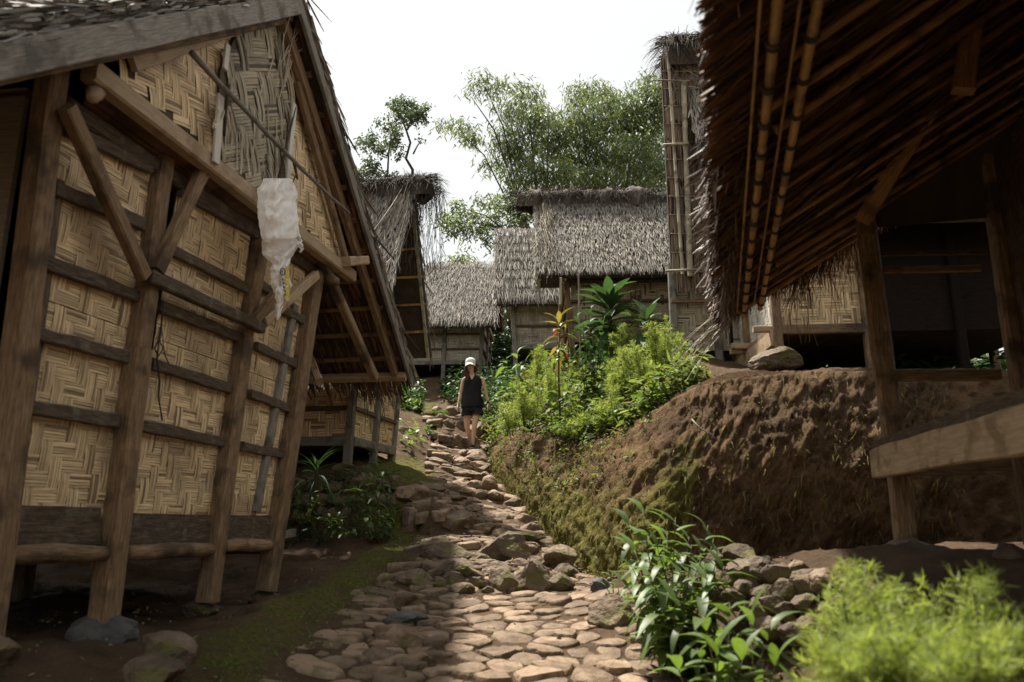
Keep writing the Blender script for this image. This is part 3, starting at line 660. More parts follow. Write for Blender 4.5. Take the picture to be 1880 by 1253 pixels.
def hair(mb, base, dirs, length, width=.006, droop=.3, segs=3):
    """fine fibres: thin strips that droop"""
    k = len(base); P = []; sd = np.cross(dirs, RNG.normal(0, 1, (k, 3))); sd /= np.linalg.norm(sd, axis=1, keepdims=True) + 1e-9
    L_ = np.asarray(length).reshape(-1, 1) * np.ones((k, 1)); dr = np.asarray(droop).reshape(-1, 1) * np.ones((k, 1))
    wob = RNG.normal(0, .06, (k, 3)) * L_
    for i in range(segs + 1):
        t = i / segs; c = base + dirs * L_ * t + wob * t * (1 - t) * 4; c[:, 2] -= (dr * L_ * t * t)[:, 0]
        for sg in (-1, 1): P.append(c + sd * width * .5 * sg * (1 - .6 * t))
    V = np.stack(P, 1); uv = np.array([(i / segs * .3, sg * .01) for i in range(segs + 1) for sg in (0, 1)])
    mb.batch(V, [(2 * i, 2 * i + 1, 2 * i + 3, 2 * i + 2) for i in range(segs)], uv, RNG.random(k))
def ridge_cap(parent, p0, p1, rad=.14, drape=.3, n=2600, width=.007, name='ridge_cap'):
    """lumpy roll of black palm fibre on the ridge with hairs hanging from it"""
    mb = MB(); L = np.linalg.norm(p1 - p0); ax = unit(p1 - p0); sd = unit(np.cross(ax, UP)); m = int(L / .06) + 2; V = []
    for i in range(m):
        t = i / (m - 1); c = p0 + (p1 - p0) * t; e = 1 + .6 * fbm(t * L * 2.2, p0[0], 1, 1, 3)
        e *= min(1, .75 + t * 5, .75 + (1 - t) * 5)
        for j in range(14):
            A = math.pi * (-.18 + 1.36 * j / 13); rr = rad * e * (1 + .4 * fbm(t * L * 5, j * .45, 3, 1, 3))
            V.append(c + sd * math.cos(A) * rr * 1.25 + UP * (math.sin(A) * rr * .9 - (.05 + drape * .25 if j in (0, 13) else 0)))
    fs = [(i * 14 + j, (i + 1) * 14 + j, (i + 1) * 14 + j + 1, i * 14 + j + 1) for i in range(m - 1) for j in range(13)] + [tuple(range(14)), tuple(range(m * 14 - 1, m * 14 - 15, -1))]
    mb.add(V, fs, None, .5, True)
    k = n; t = RNG.uniform(-.02, 1.02, k); A = RNG.uniform(-.3, math.pi + .3, k)
    rd = np.cos(A)[:, None] * sd * 1.25 + np.sin(A)[:, None] * UP * .9; base = p0 + np.outer(t, p1 - p0) + rd * rad * RNG.uniform(.8, 1.15, (k, 1))
    dr = rd * .5 + np.outer(RNG.normal(0, .7, k), ax) + RNG.normal(0, .25, (k, 3)); dr += np.outer(np.where(t < .04, -1.2, np.where(t > .96, 1.2, 0)), ax); dr /= np.linalg.norm(dr, axis=1, keepdims=True)
    hair(mb, base, dr, RNG.uniform(.06, .22, k) * (1 + drape), width, droop=RNG.uniform(.3, 1.4, k))
    return part(name, mb, M['ijuk'], parent)

def panel(parent, o, du, dv, n, w, h, mat='weave', cell=.085, seed=0, inside=None, poly=None, back=True, zig=6, strips=4, lift=.006):
    mb = MB()
    if poly is None: q = [o, o + du * w, o + du * w + dv * h, o + dv * h]; board(mb, q[0] - n * .014, q[1] - n * .014, q[2] - n * .014, q[3] - n * .014, .012 if np.dot(np.cross(du, dv), n) > 0 else -.012)
    else:
        P = [o + du * a + dv * b - n * .004 for a, b in poly]; mb.add(P + [p - n * .012 for p in P], [tuple(range(len(P))), tuple(range(2 * len(P) - 1, len(P) - 1, -1))], None, .5)
    p_ = part('woven_panel', mb, M['backing'], parent); ms = MB()
    if poly is not None and inside is None:
        pp = np.array(poly); inside = lambda a, b: bool(inpoly(np.array([a]), np.array([b]), [tuple(t) for t in pp])[0])
    weave(ms, o, du, dv, n, w, h, inside, cell, strips, seed, zig, lift)
    part('bamboo_strips', ms, M[mat], p_, kind='stuff'); return p_

# ------------------------------------------------------------------ the big granary on the left
YAW = math.atan(235 / F * CP); DD = dirD(YAW); NN = dirN(YAW)
p0 = at(190, 1140, 4.6); lean = math.radians(3)
nW = NN * math.cos(lean) - UP * math.sin(lean); vW = NN * math.sin(lean) + UP * math.cos(lean)
def W(x, y, o=0): return onp(x, y, p0 + NN * o, nW) if o == 0 else onp(x, y, p0 + nW * o, nW)
topW = W(300, 300)
GO = .34; pG = p0 + NN * GO
def G(x, y, o=0): return onp(x, y, pG + NN * o, NN)
VO = .52; pV = p0 + NN * VO
def Vp(x, y, o=0): return onp(x, y, pV + NN * o, NN)
big = thing('granary_hut', p0 + DD * .8 - NN * 1.6, 'large stilted granary on the left with woven bamboo walls, post frame and torn gable matting', 'granary')
def tpart(name, a, b, w, h, n, mat='wood', parent=big, label=None, **k):
    mb = MB(); beam(mb, a, b, w, h, n, **k); return part(name, mb, M[mat], parent, label)
pc = .045
tpart('post', W(-28, 1185, pc), W(98, 120, pc), .125, .13, nW, seg=7)
tpart('post', W(190, 1140, pc), W(252, 640, pc), .135, .14, nW, seg=5); tpart('post', W(252, 640, pc), W(298, 290, pc - .02), .12, .12, nW, seg=4, mat='wood')
tpart('post', W(381, 1105, pc), W(446, 620, pc), .125, .13, nW, seg=5); tpart('post', W(446, 620, pc - .02), W(487, 395, pc - .02), .12, .12, nW, seg=4)
tpart('corner_post', W(489, 1085, pc), W(578, 500, pc), .15, .15, nW, seg=6)
tpart('inner_stud', W(470, 940, .02), W(540, 560, .02), .085, .05, nW, mat='wood_grey')
tpart('inner_stud', W(23, 930, .0), W(104, 330, .0), .07, .05, nW, mat='wood_dark')
# panels: the whole wall, bay by bay, held behind the rails
wo_ = W(0, 930); wr = W(505, 945)
zlow = W(250, 935)[2]; s0 = (W(-40, 930) - p0) @ DD
bays = [(-1.02, -.06), (.06, 1.02), (1.09, 2.02)]
H0 = (W(250, 950) - p0)[2]; H1 = (topW - p0)[2]
for i, (a, b) in enumerate(bays):
    for j in range(2):
        h0 = H0 + (H1 - H0) * j / 2; h1 = H0 + (H1 - H0) * (j + 1) / 2
        org = p0 + DD * a + vW * (h0 / math.cos(lean)); panel(big, org, DD, vW, nW, b - a, (h1 - h0) / math.cos(lean) - .004, seed=i * 3 + j, cell=.08, strips=5)
def rail(x0, y0, x1, y1, w=.075, mat='wood_dark', o=.03, h=.05, nm='rail'): return tpart(nm, W(x0, y0, o), W(x1, y1, o), w, h, nW, mat=mat, rough=.12, seg=5, bow=.0)
for q in [(98, 345, 262, 412), (80, 480, 250, 545), (58, 612, 233, 655), (36, 745, 216, 774),
          (306, 455, 452, 530), (290, 561, 444, 622), (276, 668, 428, 716), (256, 782, 413, 812),
          (515, 568, 556, 588), (469, 636, 542, 668), (457, 723, 530, 750), (443, 821, 518, 834), (470, 520, 500, 536), (120, 235, 275, 310), (330, 350, 470, 430)]: rail(*q)
tpart('tie_rail', W(272, 506, .12), W(480, 602, .12), .085, .07, nW, mat='wood_dark', seg=5)
for x0, x1, ya, yb in [(0, 186, 927, 1000), (238, 388, 942, 1000), (407, 500, 946, 994)]:
    xm0, xm1 = x0, x1; a0 = W(x0, ya, .03); b0 = W(x1, ya + (x1 - x0) * .03, .03); c0 = W(x1, yb, .03); d0 = W(x0, yb, .03)
    mb = MB(); board(mb, a0, b0, c0, d0, .035); part('base_board', mb, M['wood_dark'], big)
for x0, y0, x1, y1 in [(-10, 1019, 192, 1017), (232, 1015, 389, 1009), (410, 1004, 502, 1001)]:
    mb = MB(); a = W(x0, y0, .05); b = W(x1, y1, .05); tube(mb, [a, a + (b - a) * .25 + UP * R(-.01, .015), (a + b) / 2 + UP * R(0, .02), a + (b - a) * .8, b], [.045, .05, .052, .048, .042], 10); part('sill_log', mb, M['wood'], big)
tpart('peg_board', W(508, 985, .06), W(541, 978, .06), .07, .03, nW, mat='wood_grey')
# knee braces out to the overhanging tie beam
tpart('brace', W(264, 508, .12), G(122, 196, -.04), .09, .07, NN); tpart('brace', W(287, 498, .12), G(376, 306, -.04), .085, .07, NN, mat='wood')
tpart('brace', W(468, 590, .12), W(512, 530, .16), .07, .06, NN, mat='wood'); tpart('brace', W(484, 592, .14), G(580, 505, -.05), .08, .06, NN, mat='wood_pale')
tpart('tie_beam', G(163, 128), G(646, 508), .125, .10, NN, mat='wood_pale', seg=7)
# soffit boards between the wall head and the tie beam
for k in range(3):
    t0, t1 = k / 3 + .01, (k + 1) / 3 - .01; A = W(150, 190, 0); Bq = W(590, 505, 0); C = G(640, 512, -.055); Dq = G(165, 150, -.055); zz = UP * .012 * (k % 2)
    mb = MB(); board(mb, A + (Dq - A) * t0 + zz, Bq + (C - Bq) * t0 + zz, Bq + (C - Bq) * t1 + zz, A + (Dq - A) * t1 + zz, .022); part('soffit_board', mb, M['wood_red'], big)
tpart('wall_plate', W(105, 190, .0), W(600, 515, .0), .10, .12, nW, mat='wood_dark', seg=6)
mb = MB(); tube(mb, [G(180, 170, -.2), G(176, 168, -.03), G(170, 180, .06)], [.05, .05, .03], 8); part('bracket', mb, M['wood_pale'], big)
mb = MB(); tube(mb, [W(580, 500, -.1), G(606, 512, -.03), G(617, 518, .05)], [.05, .055, .045], 8); part('bracket', mb, M['wood'], big)
# gable matting
gO = pG; 
def guv(x, y): q = G(x, y) - gO; return (q @ DD, q[2])
def gpanel(pts, mat, seed, off, cell=.085, rot=0, strips=4, zig=6, lift=.006):
    P = np.array([G(x, y, off) for x, y in pts]); o = P[0]; c, s = math.cos(rot), math.sin(rot); du = DD * c + UP * s; dv = -DD * s + UP * c
    U = np.stack([(P - o) @ du, (P - o) @ dv], 1); mn = U.min(0); o2 = o + du * mn[0] + dv * mn[1]; U = U - mn; mx = U.max(0)
    return panel(big, o2, du, dv, NN, mx[0], mx[1], mat, cell, seed, poly=[tuple(t) for t in U], strips=strips, zig=zig, lift=lift)
gpanel([(215, 140), (250, 118), (448, 45), (415, 60), (405, 290)], 'weave', 21, -.02, rot=.25)
gpanel([(380, 270), (395, 60), (545, 8), (558, 40), (632, 470), (610, 472)], 'weave', 23, -.03, rot=.2)
gpanel([(399, 306), (405, 130), (450, 30), (545, 12), (556, 40), (540, 120), (525, 330), (470, 350)], 'weave_old', 24, .015, cell=.12, rot=.55, strips=5, zig=3, lift=.012)
# strips that have come loose
mb = MB()
for k in range(16):
    x = R(400, 545); y = R(25, 310)
    if x < 430 and y < 130: continue
    q = G(x, y, R(.02, .06)); A = R(.9, 1.6) if y > 150 else R(.6, 1.5); L_ = R(.12, .4); dr = DD * math.cos(A) * R(-1, 1) + UP * math.sin(A) * random.choice((1, -1)) + NN * R(0, .35)
    blades(mb, q[None], unit(dr)[None], unit(np.cross(unit(dr), NN))[None], NN[None], L_, R(.014, .024), curl=R(-.08, .15), taper=.8, rnd=np.array([random.random()]))
for k in range(20):
    x = 418 + k * 5.4 + R(-2, 2); a = G(x + R(-4, 4), 210 + R(-20, 60), .03); b = G(x + R(-3, 3), 300 + k * 1.3 + R(-20, 18), R(.02, .05)); dr = unit(b - a)
    blades(mb, a[None], dr[None], unit(np.cross(dr, NN))[None], NN[None], np.linalg.norm(b - a), R(.014, .022), curl=R(-.08, .1), taper=.9, rnd=np.array([random.random()]))
for k in range(12):
    a = G(520 + R(-14, 10), 150 + R(-60, 40), .04); b = G(538 + R(-30, 20), 20 + R(-10, 50), R(.04, .1)); dr = unit(b - a)
    blades(mb, a[None], dr[None], unit(np.cross(dr, NN))[None], NN[None], np.linalg.norm(b - a), R(.012, .02), curl=R(-.1, .2), taper=.6, rnd=np.array([random.random()]))
part('loose_bamboo_strips', mb, M['weave_old'], big, kind='stuff')
for a, b, w in [((418, 82), (413, 128), .045), ((405, 176), (396, 300), .06), ((541, 192), (528, 332), .05), ((392, 232), (402, 232), .03)]:
    tpart('white_slat', G(*a, .065), G(*b, .065), w * 1.2, .018, NN, mat='wood_white', seg=3, rough=.02)
tpart('gable_rafter', G(243, 118, .03), G(452, 46, .03), .09, .04, NN, mat='wood_pale', seg=5)
tpart('gable_rafter', G(545, 150, .04), G(634, 474, .04), .075, .05, NN, mat='wood', seg=6)
# roof planes: ridge and eaves in true geometry
sApex = (Vp(545, -4) - p0) @ DD; zApex = Vp(545, -4)[2]; sE = (Vp(752, 692) - p0) @ DD; zE = Vp(752, 692)[2]; sL = -2.6; zL = 1.16
def S(s, z, o): return p0 * V3(1, 1, 0) + DD * s + UP * z + NN * o
DEP = 4.6
mb = MB(); nwb = [unit(np.cross(S(sE, zE, 0) - S(sApex, zApex, 0), NN)), unit(np.cross(S(sL, zL, 0) - S(sApex, zApex, 0), NN))]
nwb = [n if n[2] > 0 else -n for n in nwb]
thm = MB(); core = MB(); und = MB()
for q, (s_, z_) in enumerate([(sE, zE), (sL, zL)]):
    A = S(sApex, zApex, VO); E_ = S(s_, z_, VO); d = unit(E_ - A); n = nwb[q]; Ls = np.linalg.norm(E_ - A)
    thatch(thm, core, A + n * .07, -NN, d, DEP, Ls + .05, n, rows=.12, dens=90, bl=.32, bw=.02, th=.07, endrag=.03)
    # leaves seen from below
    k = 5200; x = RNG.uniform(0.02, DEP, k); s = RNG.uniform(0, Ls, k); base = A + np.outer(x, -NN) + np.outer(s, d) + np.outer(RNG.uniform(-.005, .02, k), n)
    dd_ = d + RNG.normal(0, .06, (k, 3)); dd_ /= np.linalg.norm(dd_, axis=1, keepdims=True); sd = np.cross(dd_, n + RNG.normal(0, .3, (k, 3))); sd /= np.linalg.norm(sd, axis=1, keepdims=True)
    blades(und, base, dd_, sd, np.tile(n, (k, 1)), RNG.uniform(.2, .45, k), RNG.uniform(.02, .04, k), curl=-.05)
    # ragged verge edge facing the path
    k = 900; s = RNG.uniform(0, Ls, k); base = A + np.outer(RNG.uniform(-.03, .02, k), -NN) + np.outer(s, d) + np.outer(RNG.uniform(.0, .12, k), n)
    dd_ = d + np.outer(RNG.uniform(-.1, .08, k), NN) + RNG.normal(0, .06, (k, 3)); dd_ /= np.linalg.norm(dd_, axis=1, keepdims=True); sd = np.cross(dd_, RNG.normal(0, 1, (k, 3))); sd /= np.linalg.norm(sd, axis=1, keepdims=True)
    blades(thm, base, dd_, sd, np.tile(n, (k, 1)), RNG.uniform(.08, .2, k), RNG.uniform(.01, .02, k))
    bb = MB(); w_ = .15 if q else .09
    beam(bb, A - n * .045 + NN * .02, E_ - n * .045 + d * .05 + NN * .02, w_, .035, NN, seg=8, rough=.05); part('verge_board', bb, M['wood_grey'], big)
    rb = MB(); beam(rb, A - n * .13 - NN * .12, E_ - n * .09 - NN * .12, .1, .07, NN, seg=6); part('rafter', rb, M['wood'], big)
    if q == 0:
        for o_ in (1.2, 2.4): rb = MB(); beam(rb, A - n * .07 - NN * o_, E_ - n * .07 - NN * o_, .08, .07, NN, seg=5); part('rafter', rb, M['wood_dark'], big)
    for kk in range(int(Ls / .36)):
        s = .25 + kk * .36; bt = MB(); beam(bt, A + d * s - n * .02 + NN * (-.06), A + d * s - n * .02 - NN * (DEP - .2), .05, .03, n, seg=3); part('batten', bt, M['wood'], big)
    # eave purlin
    ep = MB(); c = E_ - d * .1 - n * .10; beam(ep, c + NN * .0, c - NN * (DEP - .1), .09, .09, n, seg=5); part('eave_beam', ep, M['wood_pale' if q == 0 else 'wood'], big)
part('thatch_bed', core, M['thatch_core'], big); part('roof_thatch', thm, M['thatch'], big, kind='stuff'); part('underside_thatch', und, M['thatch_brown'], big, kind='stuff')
tpart('ridge_beam', S(sApex, zApex - .12, VO - .05), S(sApex, zApex - .12, VO - DEP), .12, .12, UP)
tpart('brace', S(sE - 2.05, zE + .78, VO - .25), Vp(688, 694, -.1), .085, .08, NN, mat='wood')
tpart('brace', Vp(568, 655, -.6), Vp(586, 702, -.25), .07, .07, NN, mat='wood'); tpart('bracket', Vp(634, 481, -.1), Vp(668, 478, -.05), .09, .12, NN, mat='wood_pale')
# side and back walls, floor, hidden posts
c_lo, c_hi = .36, H1; DP = 3.1
for s_a in (-1.05, 2.08):
    mb = MB(); a = S(s_a, p0[2] + c_lo, -.02); b = S(s_a, p0[2] + c_lo, -DP); board(mb, a, b, b + UP * (c_hi - c_lo), a + UP * (c_hi - c_lo), .03); part('side_wall', mb, M['weave_old'], big)
mb = MB(); a = S(-1.05, p0[2] + c_lo, -DP); b = S(2.08, p0[2] + c_lo, -DP); board(mb, a, b, b + UP * (c_hi - c_lo), a + UP * (c_hi - c_lo), .03); part('back_wall', mb, M['weave_old'], big)
mb = MB(); board(mb, S(-1.05, p0[2] + c_lo, 0), S(2.08, p0[2] + c_lo, 0), S(2.08, p0[2] + c_lo, -DP), S(-1.05, p0[2] + c_lo, -DP), .04); part('floor', mb, M['wood_dark'], big)
mb = MB(); board(mb, S(-1.05, p0[2] + H1 - .05, 0), S(2.08, p0[2] + H1 - .05, 0), S(2.08, p0[2] + H1 - .05, -DP), S(-1.05, p0[2] + H1 - .05, -DP), .03); part('ceiling', mb, M['wood_red'], big)
P_ = [S(-1.6, zL + .75, -DP), S(sApex, zApex - .15, -DP), S(sE - .9, zE + .65, -DP)]; mb = MB(); mb.add(P_, [(0, 1, 2)], None); part('back_gable', mb, M['weave_old'], big)
for s_a in (-1.0, 0, 1.05, 2.05):
    for o_ in (-1.5, -3.0):
        q = S(s_a, 0, o_); tpart('post', V3(q[0], q[1], g1(q[0], q[1]) - .05), V3(q[0], q[1], p0[2] + c_lo + .02), .14, .14, NN, mat='wood_dark')
for s_a in (-.9, 2.0): tpart('joist', S(s_a, p0[2] + .31, 0), S(s_a, p0[2] + .31, -DP), .1, .1, UP, mat='wood_dark')
# pole leaning across the gable and the torn sack hanging from it
mb = MB(); a = G(352, 97, .12); b = G(640, 392, .20); pts_ = [a + (b - a) * t + UP * (-.03 * math.sin(math.pi * t)) + V3(R(-.004, .004), 0, R(-.004, .004)) for t in np.linspace(0, 1, 14)]
tube(mb, pts_, list(np.linspace(.019, .013, 14)), 8); part('bamboo_pole', mb, M['wood_grey'], None, 'thin grey pole leaning slantwise across the gable of the big granary', 'pole')
mb = MB()
for a, b in [((506, 355), (543, 195)), ((540, 300), (546, 330)), ((420, 155), (412, 250))]:
    A = G(*a, .09); Bq = G(*b, .07); mb = MB(); tube(mb, [A, (A + Bq) / 2 + DD * R(-.02, .02), Bq], [.014, .011, .008], 6); part('twig', mb, M['bark'], big)
def sack():
    mb = MB(); rows = [(330, 486, 536), (345, 474, 543), (375, 472, 545), (410, 475, 548), (440, 482, 549), (452, 490, 548)]
    rows += [(462, 484, 520), (470, 486, 527)]
    def strip(rows, off, amp, sd, nx=26, closed=False, ny=10):
        ys_ = np.linspace(rows[0][0], rows[-1][0], ny * len(rows)); V = []
        L = np.interp(ys_, [r[0] for r in rows], [r[1] for r in rows]); Rr = np.interp(ys_, [r[0] for r in rows], [r[2] for r in rows])
        for i, y in enumerate(ys_):
            for j in range(nx):
                t = j / (nx - 1); e = 3.2 * (fbm(i * .14, sd, j * .02, 1, 3)) * (1 if j in (0, nx - 1) else .8)
                x = L[i] + (Rr[i] - L[i]) * t + e
                f = amp * math.sin(math.pi * t) ** .7 + .055 * (.5 - abs(fbm(t * 3.2 + i * .03, i * .035, sd, 1.2, 3))) + .004 * fbm(t * 5, i * .07, sd + 4, 1.5, 2)
                V.append(G(x, y, off + f))
        fs = [(i * nx + j, (i + 1) * nx + j, (i + 1) * nx + j + 1, i * nx + j + 1) for i in range(len(ys_) - 1) for j in range(nx - 1)]
        mb.add(V, fs, None, .5, True)
    strip([(328, 484, 534), (345, 474, 543), (375, 472, 545), (410, 475, 548), (438, 480, 549)], .12, .13, 1, nx=34)
    strip([(334, 484, 534), (375, 474, 545), (410, 477, 546), (436, 484, 545)], .10, -.03, 2)
    strip([(430, 480, 549), (445, 482, 552), (468, 481, 538), (484, 500, 531), (500, 497, 530), (525, 498, 536), (540, 504, 532), (556, 508, 526), (572, 505, 516), (588, 507, 512)], .10, .05, 3, nx=20)
    strip([(430, 540, 549), (440, 545, 554), (452, 549, 557), (464, 551, 555)], .13, .02, 5, nx=6)
    return mb
sk = part('torn_sack', sack(), M['white'], None, 'torn white woven plastic sack with a ragged tail hanging from the granary gable', 'sack')
mb = MB(); tube(mb, [G(x, y, o) for x, y, o in [(484, 338, .16), (500, 334, .22), (520, 335, .24), (536, 338, .16), (545, 318, .09), (541, 300, .06)]], .006, 5); part('tie_cord', mb, M['bark'], sk)
# printed marks on the tail: a yellow band with a black ring and small black characters
mb = MB()
def mark(mb, pts, r_): 
    for a, b in zip(pts[:-1], pts[1:]):
        A, Bq = G(*a, .178), G(*b, .178); tube(mb, [A, Bq], r_, 4, smooth=False)
mark(mb, [(519 + 4.5 * math.cos(t), 499 + 6.5 * math.sin(t)) for t in np.linspace(0, 6.28, 11)], .0045); mark(mb, [(518, 496), (518, 502)], .004)
for k in range(5):
    y = 513 + k * 7; x = 519 + k * 1.0; mark(mb, [(x - 2, y), (x + 2.4, y + 1)], .0032); mark(mb, [(x, y - 2), (x + (k % 2), y + 3)], .003)
MB_ink = mk('black_print', [(.03, .03, .03), (.05, .05, .045)], 5, rough=.6, bump=0, rndamt=.0); part('black_print', mb, MB_ink, sk)
mb = MB(); ys_ = np.linspace(490, 552, 14); V = []
for y in ys_:
    for t in (0, .5, 1): V.append(G(524 + 7 * t + 1.5 * math.sin(y * .4), y, .165 - .02 * t))
mb.add(V, [(i * 3 + j, (i + 1) * 3 + j, (i + 1) * 3 + j + 1, i * 3 + j + 1) for i in range(13) for j in range(2)], None, .5, True)
part('yellow_print', mb, mk('yellow_print', [(.5, .38, .05), (.62, .5, .1)], 9, rough=.6, bump=0, rndamt=0), sk)
# wire hanging on the wall
mb = MB(); tube(mb, [W(x, y, .10) for x, y in [(300, 555), (297, 590), (293, 620), (284, 640), (290, 655), (300, 640), (292, 625), (288, 660), (293, 700), (291, 730), (298, 772)]], .006, 6); tube(mb, [W(x, y, .10) for x, y in [(297, 600), (302, 650), (310, 668)]], .004, 5)
part('hanging_wire', mb, M['ijuk'], None, 'twisted black wire hanging down the woven wall of the big granary', 'wire')

# ------------------------------------------------------------------ the other huts
def hut(name, label, corner, cside, yaw, La, Lb, zg, zf, zt, ridge, eave, oh=.5, caplen=.3, front_bays=2, side_bays=2, rails=3, matw='weave_far', woodm='wood_grey', dens=60, splay=.05, cell=.09, cap=True,
        rows=.14, gap=0, roofmat='thatch', strips=3, side=True, sag=.0, bl=.2, bk=.72, dark=(), frontmat=None, caprad=.15):
    a = dirN(yaw); d = dirD(yaw); sgn = 1 if cside == 'right' else -1
    corner = np.array([corner[0], corner[1], 0]); C0 = corner - a * sgn * La / 2 + d * Lb / 2   # centre
    h = thing(name, V3(C0[0], C0[1], zg), label, 'hut', 'thatched huts of the village')
    def Q(u, v, z):  # u along ridge, v back
        k = 1 + splay * (z - zf) / max(.1, zt - zf); return C0 + a * u * k + d * v * k + UP * z
    def bmp(nm, p, q, w, hh, n, mat=woodm, **kw): mb = MB(); beam(mb, p, q, w, hh, n, seg=3, **kw); return part(nm, mb, M[mat], h)
    hu, hv = La / 2, Lb / 2
    us0 = np.linspace(-hu, hu, front_bays + 1)
    for u in us0:
        for v in (-hv, hv):
            p = Q(u, v, zg); gzp = min(zg, g1(p[0], p[1])) - .03; bmp('post', Q(u, v, gzp) - (d * .03 if v < 0 else -d * .03), Q(u, v, zt) - (d * .03 if v < 0 else -d * .03), .11, .10, -d, *(('shade_black',) if dark and u > -hu + .01 and v < 0 and u > us0[1] + .01 else ()))  # posts beyond the first bay are coloured black as shade
    for v in np.linspace(-hv, hv, side_bays + 1)[1:-1]:
        for u in (-hu, hu):
            p = Q(u, v, zg); gzp = min(zg, g1(p[0], p[1])) - .03; bmp('post', Q(u, v, gzp) + a * .03 * np.sign(u), Q(u, v, zt) + a * .03 * np.sign(u), .10, .10, a)
    us = np.linspace(-hu, hu, front_bays + 1); vs = np.linspace(-hv, hv, side_bays + 1)
    H = zt - zf; k = 1 + splay
    faces = [('f', us)] + ([('s', vs)] if side else [])
    for f, S_ in faces:
        for i in range(len(S_) - 1):
            if f == 'f': o = Q(S_[i], -hv, zf); e = Q(S_[i + 1], -hv, zf); t = Q(S_[i], -hv, zt); n = -d
            else: o = Q(sgn * hu, S_[i], zf); e = Q(sgn * hu, S_[i + 1], zf); t = Q(sgn * hu, S_[i], zt); n = a * sgn
            du = unit(e - o); dv = unit(np.cross(n, du)); dv = dv if dv[2] > 0 else -dv
            dv = unit((t - o) - du * ((t - o) @ du)); nn = unit(np.cross(du, dv)); nn = nn if nn @ n > 0 else -nn
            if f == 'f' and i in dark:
                mb = MB(); board(mb, o, e, e + dv * H, o + dv * H, .02); part('shade_boarding', mb, M['shade_black'], h); continue  # black sheet in place of the shade in these bays
            panel(h, o, du, dv, nn, np.linalg.norm(e - o) * (1 + splay * .5), H, (frontmat or matw) if f == 'f' else matw, cell, seed=i + int(abs(corner[0]) * 10), strips=strips)
        hu2 = (S_[1] if (f == 'f' and dark) else hu)
        for r in range(rails + 1):
            z = zf + H * r / rails
            z = z if r else zf + .03
            if f == 'f': p, q, n = Q(-hu, -hv, z) - d * .03, Q(hu2, -hv, z) - d * .03, -d
            else: p, q, n = Q(sgn * hu, -hv, z) + a * sgn * .03, Q(sgn * hu, hv, z) + a * sgn * .03, a
            bmp('sill_beam' if r == 0 else 'rail', p, q, .12 if r == 0 else .055, .06 if r else .09, n, 'wood_dark' if r else woodm)
    # closed back, far side and floor
    for p, q in ((Q(-hu, hv, zf), Q(hu, hv, zf)), (Q(-sgn * hu, -hv, zf), Q(-sgn * hu, hv, zf))) + (() if side else ((Q(sgn * hu, -hv, zf), Q(sgn * hu, hv, zf)),)):
        mb = MB(); board(mb, p, q, q + UP * H, p + UP * H, .02); part('back_wall', mb, M['backing'], h)
    mb = MB(); board(mb, Q(-hu, -hv, zf), Q(hu, -hv, zf), Q(hu, hv, zf), Q(-hu, hv, zf), .03); part('floor', mb, M['wood_dark'], h)
    # roof
    zr, ye = ridge, eave   # ridge z ; eave (half span from centre, z)
    eb, ze = ye; L = La * k + 2 * oh
    th_ = MB(); co = MB()
    for s in (-1, 1):
        O = C0 - a * L / 2 + UP * zr; E_ = C0 - a * L / 2 + (d * s * eb + UP * (ze - zr)) * (1 if s < 0 else bk) + UP * zr; dn = unit(E_ - O); n = np.cross(a, dn); n = n if n[2] > 0 else -n
        thatch(th_, co, O + n * .03, a, dn, L, np.linalg.norm(E_ - O), n, rows=rows, dens=dens * 2.3 if s < 0 else dens * .35, bl=bl, bw=.014, sag=0, endrag=.05)
        for en in (-1, 1):
            Ob = C0 + a * en * (L / 2 - .04) + UP * zr; Eb = C0 + a * en * (L / 2 - .04) + (d * s * eb + UP * (ze - zr)) * (1 if s < 0 else bk) + UP * zr; bmp('rafter', Ob - n * .07, Eb - n * .07, .05, .05, a, 'bamboo_grey')
            # loose ends at the verge
            kk = 130; ss = RNG.uniform(0, np.linalg.norm(Eb - Ob), kk); base = Ob + np.outer(ss, dn) + np.outer(RNG.uniform(0, .09, kk), n)
            dd_ = dn + np.outer(RNG.uniform(0, .25, kk) * en, a) + RNG.normal(0, .15, (kk, 3)); dd_ /= np.linalg.norm(dd_, axis=1, keepdims=True); sd = np.cross(dd_, RNG.normal(0, 1, (kk, 3))); sd /= np.linalg.norm(sd, axis=1, keepdims=True)
            blades(th_, base, dd_, sd, np.tile(n, (kk, 1)), RNG.uniform(.12, .35, kk), RNG.uniform(.012, .03, kk))
        for q in range(1, 6):
            t = q / 6; p = O + (E_ - O) * t - n * .07; bmp('batten', p, p + a * L, .035, .03, n, 'bamboo')
    part('thatch_bed', co, M['thatch_core'], h); part('roof_thatch', th_, M[roofmat], h, kind='stuff')
    for en in (-1, 1):
        A = C0 + a * en * hu * k + UP * (zr - .12); B1 = C0 + a * en * hu * k - d * hv * k + UP * zt; B2 = C0 + a * en * hu * k + d * hv * k + UP * zt
        mb = MB(); mb.add([A, B1, B2], [(0, 1, 2)], None); part('gable', mb, M['weave_old'], h)
        bmp('tie_beam', B1 - d * .2 + a * en * .06, B2 + d * .2 + a * en * .06, .11, .08, a, 'wood_pale')
    if cap: ridge_cap(h, C0 - a * (L / 2 + caplen) + UP * (zr + .06), C0 + a * (L / 2 + caplen) + UP * (zr + .06), rad=caprad, n=5200, width=.011)
    return h, a, d, C0, Q, L

